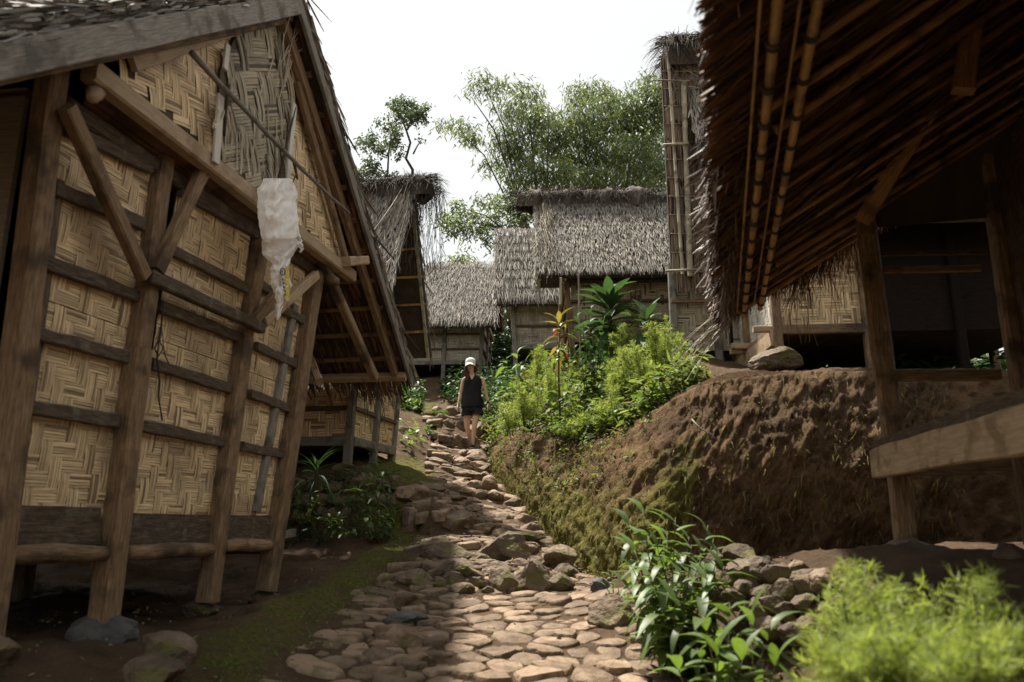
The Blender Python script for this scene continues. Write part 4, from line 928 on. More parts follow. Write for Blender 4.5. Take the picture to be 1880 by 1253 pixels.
cB = at(640, 862, 9.9); yB = YAW
hB, aB, dB, CB, QB, LB = hut('small_granary', 'grey thatched granary behind the big one, black fibre ridge cap and drooping roof corner', cB, 'right', yB, 2.5, 1.7, at(640, 862, 9.9)[2], at(640, 815, 9.9)[2], 2.25,
    at(720, 362, 10.9)[2], (1.62, at(700, 712, 9.2)[2]), oh=.45, caplen=.26, front_bays=2, side_bays=2, rails=3, matw='weave', dens=70, cell=.1)
# fibres and dry leaves drooping round its right gable
mb = MB(); k = 450; e0 = CB + aB * (LB / 2 + .2); t = RNG.uniform(0, 1, k)
base = e0 + np.outer(RNG.uniform(-.25, .25, k), aB) + np.outer(RNG.normal(0, .10, k), dB) + np.outer(at(720, 362, 10.9)[2] + .05 - RNG.uniform(0, 1.2, k) ** 2 * .9, UP)
hair(mb, base, unit(-UP)[None] + RNG.normal(0, .16, (k, 3)), RNG.uniform(.1, .35, k), .009, .2); part('hanging_fibre', mb, M['ijuk'], hB, kind='stuff')
mb = MB(); k = 34; b0 = CB + aB * (LB / 2 - .1) - dB * .1 + UP * (at(720, 362, 10.9)[2] - .1); base = b0 + RNG.normal(0, .1, (k, 3)); tgt = CB + np.outer(LB / 2 - RNG.uniform(-.1, 1.0, k) ** 1 * .9, aB) - np.outer(RNG.uniform(.4, 1.5, k), dB) + np.outer(2.3 + RNG.uniform(0, 1.2, k), UP)
dv_ = tgt - base; ln = np.linalg.norm(dv_, axis=1); hair(mb, base - dB * .05, dv_ / ln[:, None], ln * RNG.uniform(.3, 1, k), .012, .1); part('dry_stalks', mb, M['bamboo_grey'], hB, kind='stuff')
e1 = CB + aB * (LB / 2 - .12) - dB * 1.6 + UP * (at(700, 712, 9.2)[2] + .12); mb = MB(); k = 500
base = e1 + RNG.normal(0, 1, (k, 3)) * V3(.16, .2, .10) + V3(.12, 0, .05); hair(mb, base, unit(V3(.25, -.1, -1))[None] + RNG.normal(0, .2, (k, 3)), RNG.uniform(.1, .32, k), .013, .15); part('drooping_thatch', mb, M['thatch_brown'], hB, kind='stuff')

cC = at(882, 682, 20)
hut('far_hut', 'farthest thatched hut, grey matting walls facing the path behind the walking woman', cC, 'right', math.radians(3), 3.0, 2.3, at(882, 690, 20)[2], at(840, 668, 20)[2], at(840, 588, 20)[2], at(840, 492, 21.2)[2], (1.85, at(840, 600, 19.3)[2]),
    oh=.4, cap=False, front_bays=3, side_bays=2, rails=3, dens=55, cell=.12, bl=.3)
cD = at(945, 650, 18)
hut('narrow_hut', 'narrow thatched hut with four ragged courses, between the farthest hut and the wide one', cD, 'left', math.radians(0), 2.6, 2.0, at(945, 655, 18)[2], at(945, 640, 18)[2], at(945, 560, 18)[2], at(950, 432, 18.9)[2], (1.5, at(950, 556, 17.3)[2]),
    oh=.42, cap=False, front_bays=2, side_bays=1, rails=2, dens=60, cell=.11, rows=.36, bl=.42)
cE = at(1050, 640, 13.9)
hE, aE, dE, CE, QE, LE = hut('wide_hut', 'wide thatched hut behind the leafy bank with a lumpy dark fibre ridge', cE, 'left', math.radians(2), 3.6, 2.0, at(1050, 650, 13.9)[2], at(1050, 628, 13.9)[2], at(1050, 520, 13.9)[2], at(1100, 372, 14.9)[2], (1.55, at(1100, 506, 13.3)[2]),
    oh=.55, caplen=.42, caprad=.19, front_bays=3, side_bays=1, rails=3, dens=80, cell=.1, rows=.15, matw='weave_old', woodm='wood')
for u in (-.5, .35, 1.1, -1.6):
    mb = MB(); p = CE + aE * u + UP * (at(1100, 372, 14.9)[2] + .1); bamboo(mb, p, p + UP * R(.2, .32) + aE * R(-.1, .1), .018); part('ridge_peg', mb, M['bamboo_grey'], hE)
mb = MB(); k = 500; b0 = CE - aE * (LE / 2 - .1) - dE * .1 + UP * (at(1100, 372, 14.9)[2] - .1); t = RNG.uniform(0, 1, k)
base = b0 + np.outer(t, unit(-dE * 1.5 + UP * (at(1100, 506, 13.3)[2] - at(1100, 372, 14.9)[2])) * 1.9) + RNG.normal(0, .07, (k, 3)) + aE * .05 + UP * .1
hair(mb, base, unit(-dE * 1.0 - UP * 1.2 + aE * .1)[None] + RNG.normal(0, .12, (k, 3)), RNG.uniform(.3, .8, k), .012, .08); part('verge_fibre', mb, M['bamboo_grey'], hE, kind='stuff')

# stilt hut on top of the bank, seen under the shelter roof
cF = at(1432, 690, 8.9); yF = math.radians(3.9)
zF = at(1432, 612, 8.9)[2]
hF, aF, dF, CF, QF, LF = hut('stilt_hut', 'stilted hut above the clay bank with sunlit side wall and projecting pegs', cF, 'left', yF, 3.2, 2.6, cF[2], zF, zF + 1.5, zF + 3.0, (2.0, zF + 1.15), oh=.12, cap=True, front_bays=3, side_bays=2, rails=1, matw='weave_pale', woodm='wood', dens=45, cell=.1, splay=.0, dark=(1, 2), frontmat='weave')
for v in (-1.3, -.1, .0, 1.25):
    mb = MB(); p = QF(-1.6, v, zF + .05 + (.05 if v == -.1 else 0)); beam(mb, p + aF * .1, p - aF * .28, .07, .08, UP); part('peg', mb, M['wood_pale'], hF)
mb = MB(); beam(mb, QF(-1.65, -1.35, zF - .07), QF(-1.65, 1.4, zF - .07), .20, .07, -aF, seg=5); part('side_beam', mb, M['wood_pale'], hF)

# tall hut seen from its narrow thatch-clad end
yG = 10.6
def Gp(x, y, o=0): return at(x, y, yG + o)
gb = at(1260, 640, yG); hG = thing('tall_hut', V3(gb[0], gb[1], g1(gb[0], gb[1])), 'tall narrow hut end clad in thatch between bamboo poles under a charcoal fibre cap', 'hut', 'thatched huts of the village')
mb = MB(); cz = MB(); O = Gp(1224, 96, .1); O2 = Gp(1400, 96, .1); base_z = Gp(1224, 505, .1)[2]
def vert(x, ytop, ybot, Y): t = at(x, ytop, Y); b = at(x, ybot, Y); return t, V3(t[0], t[1], b[2])
ax_ = V3(1, 0, 0)
x0w, x1w = Gp(1226, 300, 0)[0], Gp(1420, 300, 0)[0]; ztw = Gp(1226, 100)[2]; zbw = Gp(1226, 505)[2]
board(cz, V3(x0w, yG + .12, zbw), V3(x1w, yG + .12, zbw), V3(x1w, yG + .12, ztw), V3(x0w, yG + .12, ztw), -.06)
rowz = np.arange(ztw, zbw, -.30)
for z in rowz:
    k = int((x1w - x0w) * 90); x = RNG.uniform(x0w, x1w, k); base = np.stack([x, np.full(k, yG + .03) - RNG.uniform(0, .03, k), z + RNG.normal(0, .012, k)], 1)
    dd_ = np.tile(V3(0, -.08, -1), (k, 1)) + RNG.normal(0, .05, (k, 3)); dd_ /= np.linalg.norm(dd_, axis=1, keepdims=True); sd = np.cross(dd_, V3(0, 1, 0) + RNG.normal(0, .3, (k, 3))); sd /= np.linalg.norm(sd, axis=1, keepdims=True)
    blades(mb, base, dd_, sd, np.tile(V3(0, -1, 0), (k, 1)), RNG.uniform(.25, .36, k), RNG.uniform(.012, .024, k), taper=.8)
    bt = MB(); bamboo(bt, V3(x0w - .01, yG - .015, z - .01), V3(x1w, yG - .015, z - .01 + R(-.02, .02)), .008); part('batten', bt, M['bamboo_grey'], hG)
part('thatch_bed', cz, M['thatch_core'], hG); part('thatch_cladding', mb, mk('umber_thatch', [(.09, .062, .04), (.17, .125, .085), (.25, .19, .135)], 4, (1, 25, 1), rough=.75, bump=.2, rndamt=.35), hG, kind='stuff')
for x, ya, yb, r_ in [(1226, 92, 505, .026), (1255, 150, 508, .045)]:
    t, b = vert(x, ya, yb, yG - .12); b = b + V3(-.06 if x > 1230 else .05, 0, 0); pm = MB(); bamboo(pm, t, b, r_ * .9, r_, .38); part('bamboo_pole', pm, M['bamboo_grey'], hG)
for (a, b, r_) in [((1198, 147), (1266, 149), .012), ((1217, 267), (1264, 264), .026), ((1222, 498), (1300, 494), .018), ((1203, 80), (1240, 76), .03)]:
    pm = MB(); tube(pm, [Gp(*a, -.2), Gp(*b, -.2)], r_, 8); part('cross_pole', pm, M['bamboo_grey'], hG)
# right hand part: roof slope of bleached thatch, cap
rm = MB(); cz = MB(); A = V3(Gp(1264, 110)[0], yG + .3, Gp(1264, 95)[2]); dn = unit(V3(0, -.35, -1)); thatch(rm, cz, A, V3(1, 0, 0), dn, 1.6, 1.9, unit(V3(0, -1, .35)), rows=.13, dens=80, bl=.3, bw=.028, rag=.1)
k = 500; base = A + V3(-.2, -.25, 0) + RNG.uniform(0, 1, (k, 3)) * V3(.8, .1, -.7); hair(rm, base, unit(V3(.1, -.3, -1))[None] + RNG.normal(0, .45, (k, 3)), RNG.uniform(.15, .45, k), .014, .1)
part('thatch_bed', cz, M['thatch_core'], hG); part('roof_thatch', rm, M['thatch'], hG, kind='stuff')
ridge_cap(hG, V3(Gp(1222, 90)[0], yG + .1, Gp(1222, 92)[2]), V3(Gp(1420, 90)[0], yG + .1, Gp(1420, 80)[2]), rad=.22, drape=.8, n=3000, width=.012, name='ridge_cap')
for k_ in range(2):
    o = V3(Gp(1232, 505)[0], yG + .15, Gp(1232, 640)[2]) + V3(.9 * k_, 0, 0); panel(hG, o, V3(1, 0, 0), UP, V3(0, -1, 0), .86, Gp(1232, 500)[2] - o[2], 'weave_old', .09, seed=60 + k_)
for x in (1232, 1310, 1400):
    t, b = vert(x, 490, 660, yG + .1); pm = MB(); beam(pm, b - UP * .4, t, .1, .09, V3(0, -1, 0)); part('post', pm, M['wood_grey'], hG)
pm = MB(); beam(pm, Gp(1232, 553, .05), Gp(1420, 553, .05), .06, .05, V3(0, -1, 0)); part('rail', pm, M['wood'], hG)
mb = MB(); board(mb, V3(x0w + .6, yG + 1.8, Gp(1226, 650)[2]), V3(x1w, yG + 1.8, Gp(1226, 650)[2]), V3(x1w, yG + 1.8, ztw), V3(x0w + .6, yG + 1.8, ztw), .04); part('back_wall', mb, M['backing'], hG)
mb = MB(); board(mb, V3(x0w + .04, yG + .2, Gp(1226, 650)[2]), V3(x0w + .6, yG + 1.8, Gp(1226, 650)[2]), V3(x0w + .6, yG + 1.8, ztw), V3(x0w + .04, yG + .2, ztw), .04); part('side_wall', mb, M['thatch_core'], hG)

# ------------------------------------------------------------------ shelter on the right, its eave overhead
Y2 = math.atan(386 / F * CP); D2 = dirD(Y2); N2 = dirN(Y2)
sh = thing('shelter', at(1662, 1000, 5.5), 'dark timber shelter on the right with low thatched eave on lashed bamboo rafters', 'shelter')
def sp(name, a, b, w, h, n, mat='wood', **k): mb = MB(); beam(mb, np.asarray(a), np.asarray(b), w, h, n, **k); return part(name, mb, M[mat], sh)
E0 = at(1332, 584, 6.5); th = math.radians(30.5); US = N2 * math.cos(th) + UP * math.sin(th); NS = unit(np.cross(D2, US)); NS = NS if NS[2] > 0 else -NS
LS = 3.7; LN = 8.0; NB = -D2
sp('post', at(1663, 992, 5.5), at(1588, 395, 5.5), .135, .13, -D2, seg=7)
sp('post', at(1925, 1010, 5.35), at(1783, 60, 5.35), .15, .15, -D2, seg=7, mat='wood')
bm0 = at(1606, 852, 5.38); bdir = dirD(math.atan(295 / F * CP))
sp('floor_beam', bm0, bm0 - bdir * 3.6, .20, .06, -N2, seg=8, mat='wood_pale'); sp('beam_lip', bm0 + UP * .108 - bdir * .02, bm0 + UP * .108 - bdir * 3.6, .03, .10, UP, mat='wood_dark')
sp('end_board', bm0 + N2 * .03 + bdir * .035, bm0 + N2 * .9 + bdir * .035, .17, .03, -D2, mat='wood')
sp('joist', at(1630, 690, 5.45), at(1834, 688, 5.45), .085, .07, -D2, mat='wood'); sp('rail', at(1600, 497, 5.55), at(1800, 493, 5.4), .05, .04, -D2, mat='wood'); sp('rail', at(1604, 467, 5.55), at(1810, 463, 5.4), .035, .03, -D2, mat='wood_dark')
sp('brace', at(1586, 402, 5.35), at(1722, 172, 4.2), .12, .09, -D2, mat='wood_orange'); sp('hanger', at(1795, -40, 3.4), at(1769, 168, 3.4), .10, .07, -D2, mat='wood_orange')
q_ = MB(); beam(q_, at(1592, 432, 5.42), at(1591, 380, 5.42), .09, .05, -D2); part('bracket', q_, M['wood'], sh)
thm = MB(); co = MB(); thatch(thm, co, E0 + US * LS + NS * .1, NB, -US, LN, LS + .04, NS, rows=.15, dens=60, bl=.3, bw=.022, th=.06, endrag=.02, fringe=-.45)
part('thatch_bed', co, M['thatch_core'], sh)
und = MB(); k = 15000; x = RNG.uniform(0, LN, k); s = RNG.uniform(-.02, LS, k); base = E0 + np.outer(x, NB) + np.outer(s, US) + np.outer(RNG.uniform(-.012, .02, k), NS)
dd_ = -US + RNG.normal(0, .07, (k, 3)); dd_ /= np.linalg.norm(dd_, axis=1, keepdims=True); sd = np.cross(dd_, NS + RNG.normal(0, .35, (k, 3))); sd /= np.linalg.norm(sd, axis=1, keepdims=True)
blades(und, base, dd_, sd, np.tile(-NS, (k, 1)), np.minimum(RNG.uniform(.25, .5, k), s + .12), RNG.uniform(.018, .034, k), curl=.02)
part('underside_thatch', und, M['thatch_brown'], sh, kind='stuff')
# shaggy sunlit tips over the eave
k = 5200; x = RNG.uniform(-.05, LN, k); base = E0 + np.outer(x, NB) + np.outer(RNG.uniform(.02, .3, k), US) + np.outer(RNG.uniform(.08, .17, k), NS)
dd_ = -US * .8 + RNG.normal(0, .22, (k, 3)) - UP * .5; dd_ /= np.linalg.norm(dd_, axis=1, keepdims=True); sd = np.cross(dd_, RNG.normal(0, 1, (k, 3))); sd /= np.linalg.norm(sd, axis=1, keepdims=True)
blades(thm, base, dd_, sd, np.tile(NS, (k, 1)), RNG.uniform(.08, .2, k) * np.where((x > .6) & (x < 3.2), 1.35, .8), RNG.uniform(.007, .016, k), curl=RNG.normal(-.1, .2, k), taper=.5)
k = 300; x = RNG.uniform(.1, 1.6, k); base = E0 + np.outer(x, NB) + np.outer(RNG.uniform(-.02, .1, k), US); hair(thm, base, unit(-US * .5 - UP)[None] + RNG.normal(0, .3, (k, 3)), RNG.uniform(.05, .16, k), .010, .1)
part('roof_thatch', thm, mk('tawny_roof_leaf', [(.1, .068, .05), (.19, .14, .11), (.31, .25, .2)], 4, (1, 25, 1), rough=.5, bump=.2, rndamt=.45, spec=.5), sh, kind='stuff')
# far verge: dark fringe and stalks hanging
vg = MB(); k = 2600; s = RNG.uniform(0, 2.9, k); base = E0 + np.outer(s, US) + np.outer(RNG.uniform(-.05, .03, k), NB) + np.outer(RNG.uniform(-.03, .1, k), NS)
hair(vg, base, unit(-UP * .9 - US * .4 + D2 * .2)[None] + RNG.normal(0, .25, (k, 3)), RNG.uniform(.03, .12, k) * (1 + 1.6 * (np.abs(s - 1.0) < .3)), .008, .2); part('verge_fringe', vg, M['thatch_brown'], sh, kind='stuff')
vg = MB(); k = 80; s = RNG.uniform(.7, 1.25, k); base = E0 + np.outer(s, US) + RNG.normal(0, .02, (k, 3)); hair(vg, base, unit(-UP)[None] + RNG.normal(0, .2, (k, 3)), RNG.uniform(.2, .6, k), .008, .05); part('hanging_straw', vg, M['bamboo'], sh, kind='stuff')
vg = MB(); k = 46; base = E0 + NB * .05 + RNG.normal(0, .04, (k, 3)) - UP * .02; hair(vg, base, unit(V3(-.75, -.1, -.62))[None] + RNG.normal(0, .12, (k, 3)), RNG.uniform(.25, .62, k), .009, .12); part('eave_stalks', vg, M['bamboo_grey'], sh, kind='stuff')
# rafters and lashed poles under the thatch
PSl = E0 - NS * .05
for i in range(26):
    x = .12 + i * .29 + R(-.05, .05); s1 = R(.2, .42) if i % 4 else R(.08, .2)
    mb = MB(); bamboo(mb, PSl + NB * x + US * s1, PSl + NB * (x + R(-.12, .12)) + US * LS, R(.014, .025) * (1.2 if i % 3 == 0 else 1), R(.014, .022), .42, bow=.015); part('rafter', mb, M['bamboo_dark'], sh)
for (px, py), r_ in (((1366, 574), .02), ((1397, 560), .021)):
    a = onp(px, py, E0 - NS * .13, NS); mb = MB(); bamboo(mb, a + D2 * .12, a - D2 * 6.5, r_, r_ * .95, .34, bow=.01, sides=10); part('lashed_pole', mb, M['bamboo'], sh)
    mb = MB(); bamboo(mb, a + US * -.035 + NS * .045 + D2 * .05, a - US * .035 + NS * .045 - D2 * 6.5, .007, .007, .5); part('batten', mb, M['bamboo'], sh)
    lk = MB()
    for i in range(14):
        c = a - D2 * (.05 + i * .29); 
        for j in range(3):
            pts_ = [c - D2 * (.012 * j) + US * math.cos(t) * (r_ + .005) + NS * (math.sin(t) * (r_ + .005)) for t in np.linspace(0, 2 * math.pi, 9)]; tube(lk, pts_, .006, 5)
    part('lashings', lk, M['ijuk'], sh, kind='stuff')
# ridge, far slope, gable sheets and back wall added to darken the interior, inner wall
RG = E0 + US * LS; US2 = -N2 * math.cos(th) + UP * math.sin(th); E2 = RG + (N2 * math.cos(th) - UP * math.sin(th)) * LS
mb = MB(); board(mb, RG, RG + NB * LN, E2 + NB * LN, E2, .07); part('far_slope', mb, M['thatch_core'], sh)
gA = at(1590, 420, 5.6); gz0 = gA[2]; gB = gA + N2 * 3.6; gC = gB + UP * 1.1; gt = V3(RG[0], RG[1], RG[2] - .05) - D2 * .9
mb = MB(); mb.add([gA, gB, V3(gB[0], gB[1], E0[2] + 1.3), gt, gA + UP * .12], [(0, 1, 2, 3, 4)], None); part('added_gable', mb, M['backing'], sh)  # dark sheet added to black out the far opening
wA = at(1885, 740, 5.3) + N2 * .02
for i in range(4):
    panel(sh, wA - D2 * (1.0 * i + 1.0), D2, UP, -N2, .98, 1.9, 'weave_shaded', .1, seed=80 + i)
mb = MB(); mb.add([p_ - D2 * 6.6 for p_ in (gA - UP * 2.2 + N2 * .2, gB - UP * 2.4, V3(gB[0], gB[1], E0[2] + 1.3), gt, gA + UP * .1)], [(0, 1, 2, 3, 4)], None); part('added_gable', mb, M['backing'], sh)  # unseen sheet behind the camera, added to keep daylight out
mb = MB(); w0 = V3(gB[0], gB[1], -.3); board(mb, w0, w0 - D2 * 7, w0 - D2 * 7 + UP * 3, w0 + UP * 3, .05); part('back_wall', mb, M['backing'], sh)  # unseen wall added for a darker interior
mb = MB(); fl = bm0 + N2 * .95; board(mb, fl, fl - D2 * 4, fl - D2 * 4 + N2 * 2.3, fl + N2 * 2.3, .04); part('floor', mb, M['wood_dark'], sh)
sp('short_post', at(1868, 830, 5.0), at(1893, 1000, 5.0), .07, .07, -D2)

# ------------------------------------------------------------------ trees
def leaf_cluster(mb, c, rx, rz, ry, n, L_, W_, droop=.5, rnd=None):
    """leaves gathered in small sprays inside an ellipsoid"""
    ns = max(3, n // 9); q = RNG.normal(0, 1, (ns, 3)); q /= np.linalg.norm(q, axis=1, keepdims=True); q *= (RNG.uniform(0, 1, (ns, 1)) ** .45) * 1.3; sc = c + q * V3(rx, ry, rz)
    idx = RNG.integers(0, ns, n); base = sc[idx] + RNG.normal(0, 1, (n, 3)) * L_ * .75
    az = RNG.uniform(0, 6.28, n); dd_ = np.stack([np.cos(az), np.sin(az), np.zeros(n)], 1); dd_[:, 2] = -droop + RNG.normal(0, .35, n); dd_ /= np.linalg.norm(dd_, axis=1, keepdims=True)
    sd = np.cross(dd_, RNG.normal(0, .6, (n, 3)) + UP); sd /= np.linalg.norm(sd, axis=1, keepdims=True)
    blades(mb, base, dd_, sd, np.tile(UP, (n, 1)), L_ * RNG.uniform(.6, 1.3, n), W_ * RNG.uniform(.7, 1.2, n), segs=3, curl=RNG.uniform(-.3, 0, n))
def c8(x, y): return 600 + x / 2.41, 80 + y / 2.41
def tree(name, label, cat, Y, trunks, clusters, L_, W_, mat, droop=.4, dens=1.0, depth=1.2, zbase=None, group=None):
    b = at(*c8(*trunks[0][0][0]), Y); root = thing(name, V3(b[0], b[1], zbase if zbase is not None else b[2]), label, cat, group)
    for pts_, r0, r1 in trunks:
        P = [at(*c8(*p), Y + R(-.2, .2)) for p in pts_]
        if P[0][2] > (zbase or 0) + .5 and pts_ is trunks[0][0]: P = [V3(P[0][0] + R(-.3, .3), P[0][1], zbase if zbase is not None else 5.0)] + P
        mb = MB(); tube(mb, P, list(np.linspace(r0, r1, len(P))), 7); part('trunk' if r0 > .05 else 'branch', mb, M['bark'], root)
    mb = MB()
    for x, y, rx, ry in clusters:
        k = Y / F / 2.41; area = rx * ry / 2.41 ** 2 * 3.1; n = int(area * dens); c = at(*c8(x, y), Y + R(-depth, depth) * .5)
        leaf_cluster(mb, c, rx * k, ry * k, max(rx, ry) * k * .8, n, L_, W_, droop)
    part('crown', mb, M[mat], root, kind='stuff'); return root
tree('slender_tree', 'slender forked tree with an open airy crown against the white sky, right of its twin', 'tree', 32,
     [([(375, 640), (380, 560), (350, 510), (370, 440), (350, 380), (330, 330)], .085, .04), ([(382, 490), (400, 455), (418, 428)], .045, .02), ([(352, 385), (390, 340), (420, 310)], .045, .02), ([(340, 345), (310, 300), (300, 270)], .045, .02)],
     [(335, 285, 60, 34), (300, 262, 34, 16), (370, 265, 40, 22), (350, 330, 50, 28), (425, 300, 34, 24), (410, 345, 34, 14), (270, 350, 44, 16), (290, 370, 40, 20), (440, 285, 22, 12), (420, 425, 16, 8), (390, 310, 40, 30)], .15, .085, 'leaf_tree', dens=.36, zbase=5.4)
tree('slender_tree', 'thinner lower tree with small separate tufts of leaves, left of its twin', 'tree', 31,
     [([(262, 640), (270, 560), (274, 480), (290, 400), (296, 370)], .055, .03), ([(268, 590), (235, 560), (200, 545)], .03, .015), ([(272, 500), (230, 480), (195, 460)], .03, .015)],
     [(300, 400, 34, 30), (290, 440, 40, 30), (190, 425, 40, 26), (160, 450, 36, 22), (215, 460, 44, 20), (245, 475, 30, 18), (320, 490, 18, 22), (190, 530, 44, 24), (160, 570, 44, 26), (215, 560, 40, 26), (140, 590, 34, 20), (285, 600, 36, 18), (270, 580, 20, 14), (120, 600, 16, 10)], .14, .08, 'leaf_tree', dens=.38, zbase=5.4)
CUL = lambda x0, y0, x1, y1, b=30: [(x0, y0), (x0 + (x1 - x0) * .3 - b * .2, y0 + (y1 - y0) * .4), (x0 + (x1 - x0) * .6, y0 + (y1 - y0) * .75), (x1, y1)]
tree('bamboo_clump', 'tall leafy bamboo with sprays arching out to the left above the narrow hut', 'bamboo', 28,
     [(CUL(900, 900, 700, 190), .06, .02), (CUL(920, 900, 620, 210), .06, .015), (CUL(900, 900, 560, 360), .05, .012), (CUL(960, 900, 860, 200), .06, .02), (CUL(980, 900, 980, 270), .06, .02), (CUL(880, 900, 600, 780), .05, .012), (CUL(900, 900, 700, 450), .05, .012)],
     [(690, 165, 55, 26), (650, 200, 34, 16), (615, 220, 16, 12), (740, 205, 60, 28), (800, 190, 50, 20), (860, 190, 55, 22), (915, 190, 24, 12), (830, 235, 44, 20), (900, 235, 50, 34), (940, 270, 30, 30), (770, 295, 40, 16), (800, 300, 40, 20),
      (540, 360, 55, 14), (590, 370, 45, 22), (620, 400, 50, 30), (660, 430, 40, 26), (500, 365, 24, 10), (870, 290, 60, 34), (830, 340, 60, 34), (920, 330, 80, 44), (980, 330, 70, 44), (780, 390, 56, 30), (870, 400, 90, 44), (970, 410, 90, 50), (1050, 400, 50, 50), (760, 460, 40, 26), (820, 470, 80, 40), (920, 480, 100, 44), (1020, 480, 70, 50), (760, 520, 60, 26), (700, 540, 24, 30), (850, 540, 90, 40), (950, 560, 110, 44), (1040, 570, 60, 50), (900, 620, 110, 40), (840, 600, 50, 30), (980, 640, 120, 30)], .24, .05, 'leaf_bamboo', droop=.9, dens=.25, depth=3, zbase=5.0)
tree('bamboo_clump', 'densest dark bamboo mass rising behind the wide hut, highest at its right', 'bamboo', 30,
     [(CUL(1200, 900, 1090, 200), .06, .02), (CUL(1240, 900, 1240, 190), .06, .02), (CUL(1300, 900, 1420, 150), .06, .02), (CUL(1260, 900, 1330, 240), .06, .02), (CUL(1280, 900, 1480, 330), .06, .02)],
     [(1080, 215, 26, 20), (1110, 250, 40, 30), (1140, 200, 44, 26), (1200, 200, 40, 22), (1180, 250, 70, 34), (1250, 220, 40, 24), (1270, 260, 60, 40), (1330, 230, 40, 24), (1340, 280, 60, 44), (1400, 160, 26, 16), (1440, 150, 30, 20), (1470, 190, 40, 34), (1430, 220, 50, 40), (1480, 250, 34, 50), (1420, 290, 60, 50), (1480, 330, 30, 60), (1130, 320, 80, 50), (1220, 330, 90, 50), (1320, 350, 90, 60), (1410, 380, 90, 60), (1120, 400, 90, 50), (1220, 420, 100, 60), (1330, 450, 100, 60), (1440, 470, 70, 70), (1100, 480, 80, 50), (1200, 510, 110, 60), (1320, 540, 110, 60), (1430, 570, 80, 60), (1110, 560, 80, 50), (1150, 610, 110, 50), (1280, 620, 120, 44), (1420, 630, 90, 34), (1470, 560, 50, 60)], .25, .05, 'leaf_bamboo', droop=.9, dens=.36, depth=4, zbase=5.2)
tree('leafy_tree', 'low pale green branches spreading over the narrow hut roof in front of the bamboo', 'tree', 24,
     [([(860, 880), (800, 830), (700, 800), (600, 790), (520, 800)], .06, .015), ([(780, 820), (700, 760), (600, 730)], .03, .01)],
     [(520, 790, 44, 18), (560, 760, 44, 22), (600, 720, 40, 20), (590, 800, 44, 26), (650, 770, 50, 28), (560, 830, 40, 14), (640, 830, 50, 20), (700, 700, 50, 20), (700, 820, 44, 24), (740, 770, 50, 26), (780, 700, 50, 30), (830, 740, 60, 40), (860, 690, 60, 30), (880, 780, 50, 40), (720, 870, 34, 24), (730, 900, 24, 12), (820, 800, 50, 26), (620, 885, 20, 10)], .17, .055, 'leaf_bamboo', droop=.6, dens=.3, depth=1.5, zbase=4.5)
tree('distant_tree', 'small tuft of distant foliage just above the farthest hut roof', 'tree', 36, [([(580, 1000), (580, 970)], .08, .04)], [(545, 965, 26, 10), (580, 955, 24, 12), (620, 965, 26, 9)], .25, .07, 'leaf_bamboo', droop=.5, dens=.9, zbase=5.4)
t_ = thing('overhanging_tree', V3(-16, 17, 2.0), 'dark leafy branches at the top left corner above the granary roof', 'tree')
mb = MB(); tube(mb, [V3(-16, 17, 2), V3(-14.5, 16, 7), V3(-11.5, 15, 9.8)], [.25, .18, .06], 8); part('trunk', mb, M['bark'], t_)
mb = MB()
for x, y, rx, ry, Y in [(20, 5, 34, 20, 15), (60, -8, 40, 24, 15), (95, 8, 24, 10, 15), (10, -20, 60, 30, 15), (155, -12, 40, 22, 15.5), (200, -25, 60, 24, 15), (260, -20, 50, 20, 15)]:
    k = Y / F; leaf_cluster(mb, at(x, y, Y), rx * k, ry * k, rx * k, int(rx * ry * .45), .13, .05, .3)
part('crown', mb, M['leaf_tree'], t_, kind='stuff')

# ------------------------------------------------------------------ plants
def leafmesh(L_, W_, droop=.3, fold=.25, n=5, wpos=.4, tw=0.0):
    mb = MB(); V = []; 
    for i in range(n + 1):
        t = i / n; w = W_ / 2 * (math.sin(math.pi * min(1, t ** (math.log(.5) / math.log(wpos)) * .98 + .02)) ** .8 if 0 < t < 1 else (.12 if t == 0 else .01))
        y = L_ * (t - droop * t * t * .35); z = -droop * L_ * t * t
        for s in (-1, 0, 1): V.append((s * w, y, z + abs(s) * w * fold))
    fs = [(3 * i + j, 3 * i + j + 1, 3 * i + 4 + j, 3 * i + 3 + j) for i in range(n) for j in (0, 1)]
    mb.add(V, fs, [[(V[k][1], V[k][0]) for k in f] for f in fs], .0, True); return mb.mesh('leaf')
from mathutils import Matrix
LEAFC = {}
def leafset(key, mat, specs):
    if key not in LEAFC:
        LEAFC[key] = []
        for s in specs: me = leafmesh(*s); me.materials.append(M[mat]); LEAFC[key].append(me)
    return LEAFC[key]
def put_leaf(me, root, p, dirv, up=UP, s=1.0):
    d = Vector(dirv).normalized(); u = Vector(up); x = d.cross(u).normalized(); z = x.cross(d); m = Matrix((x, d, z)).transposed().to_4x4() @ Matrix.Scale(s, 4)
    m.translation = Vector(np.asarray(p) - ORG[root.name]); o = bpy.data.objects.new('leaf', me); o.matrix_basis = m; link(o, root); return o
def rosette(name, label, base, h, nleaf, key, cat='plant', el0=1.3, el1=-.2, s=(.8, 1.1), stemr=.015, lean=(0, 0), group=None):
    root = thing(name, base, label, cat, group); top = np.asarray(base) + V3(lean[0], lean[1], h)
    if h > .03: mb = MB(); tube(mb, [np.asarray(base) - UP * .05, (np.asarray(base) + top) / 2 + V3(R(-.02, .02), 0, 0), top], [stemr * 1.2, stemr, stemr * .8], 7); part('stem', mb, M['stem'], root)
    for i in range(nleaf):
        az = i * 2.4 + R(-.3, .3); t = i / max(1, nleaf - 1); el = el0 + (el1 - el0) * t + R(-.12, .12); me = random.choice(LEAFC[key])
        put_leaf(me, root, top - UP * t * h * .35, V3(math.cos(az) * math.cos(el), math.sin(az) * math.cos(el), math.sin(el)), s=R(*s))
    return root
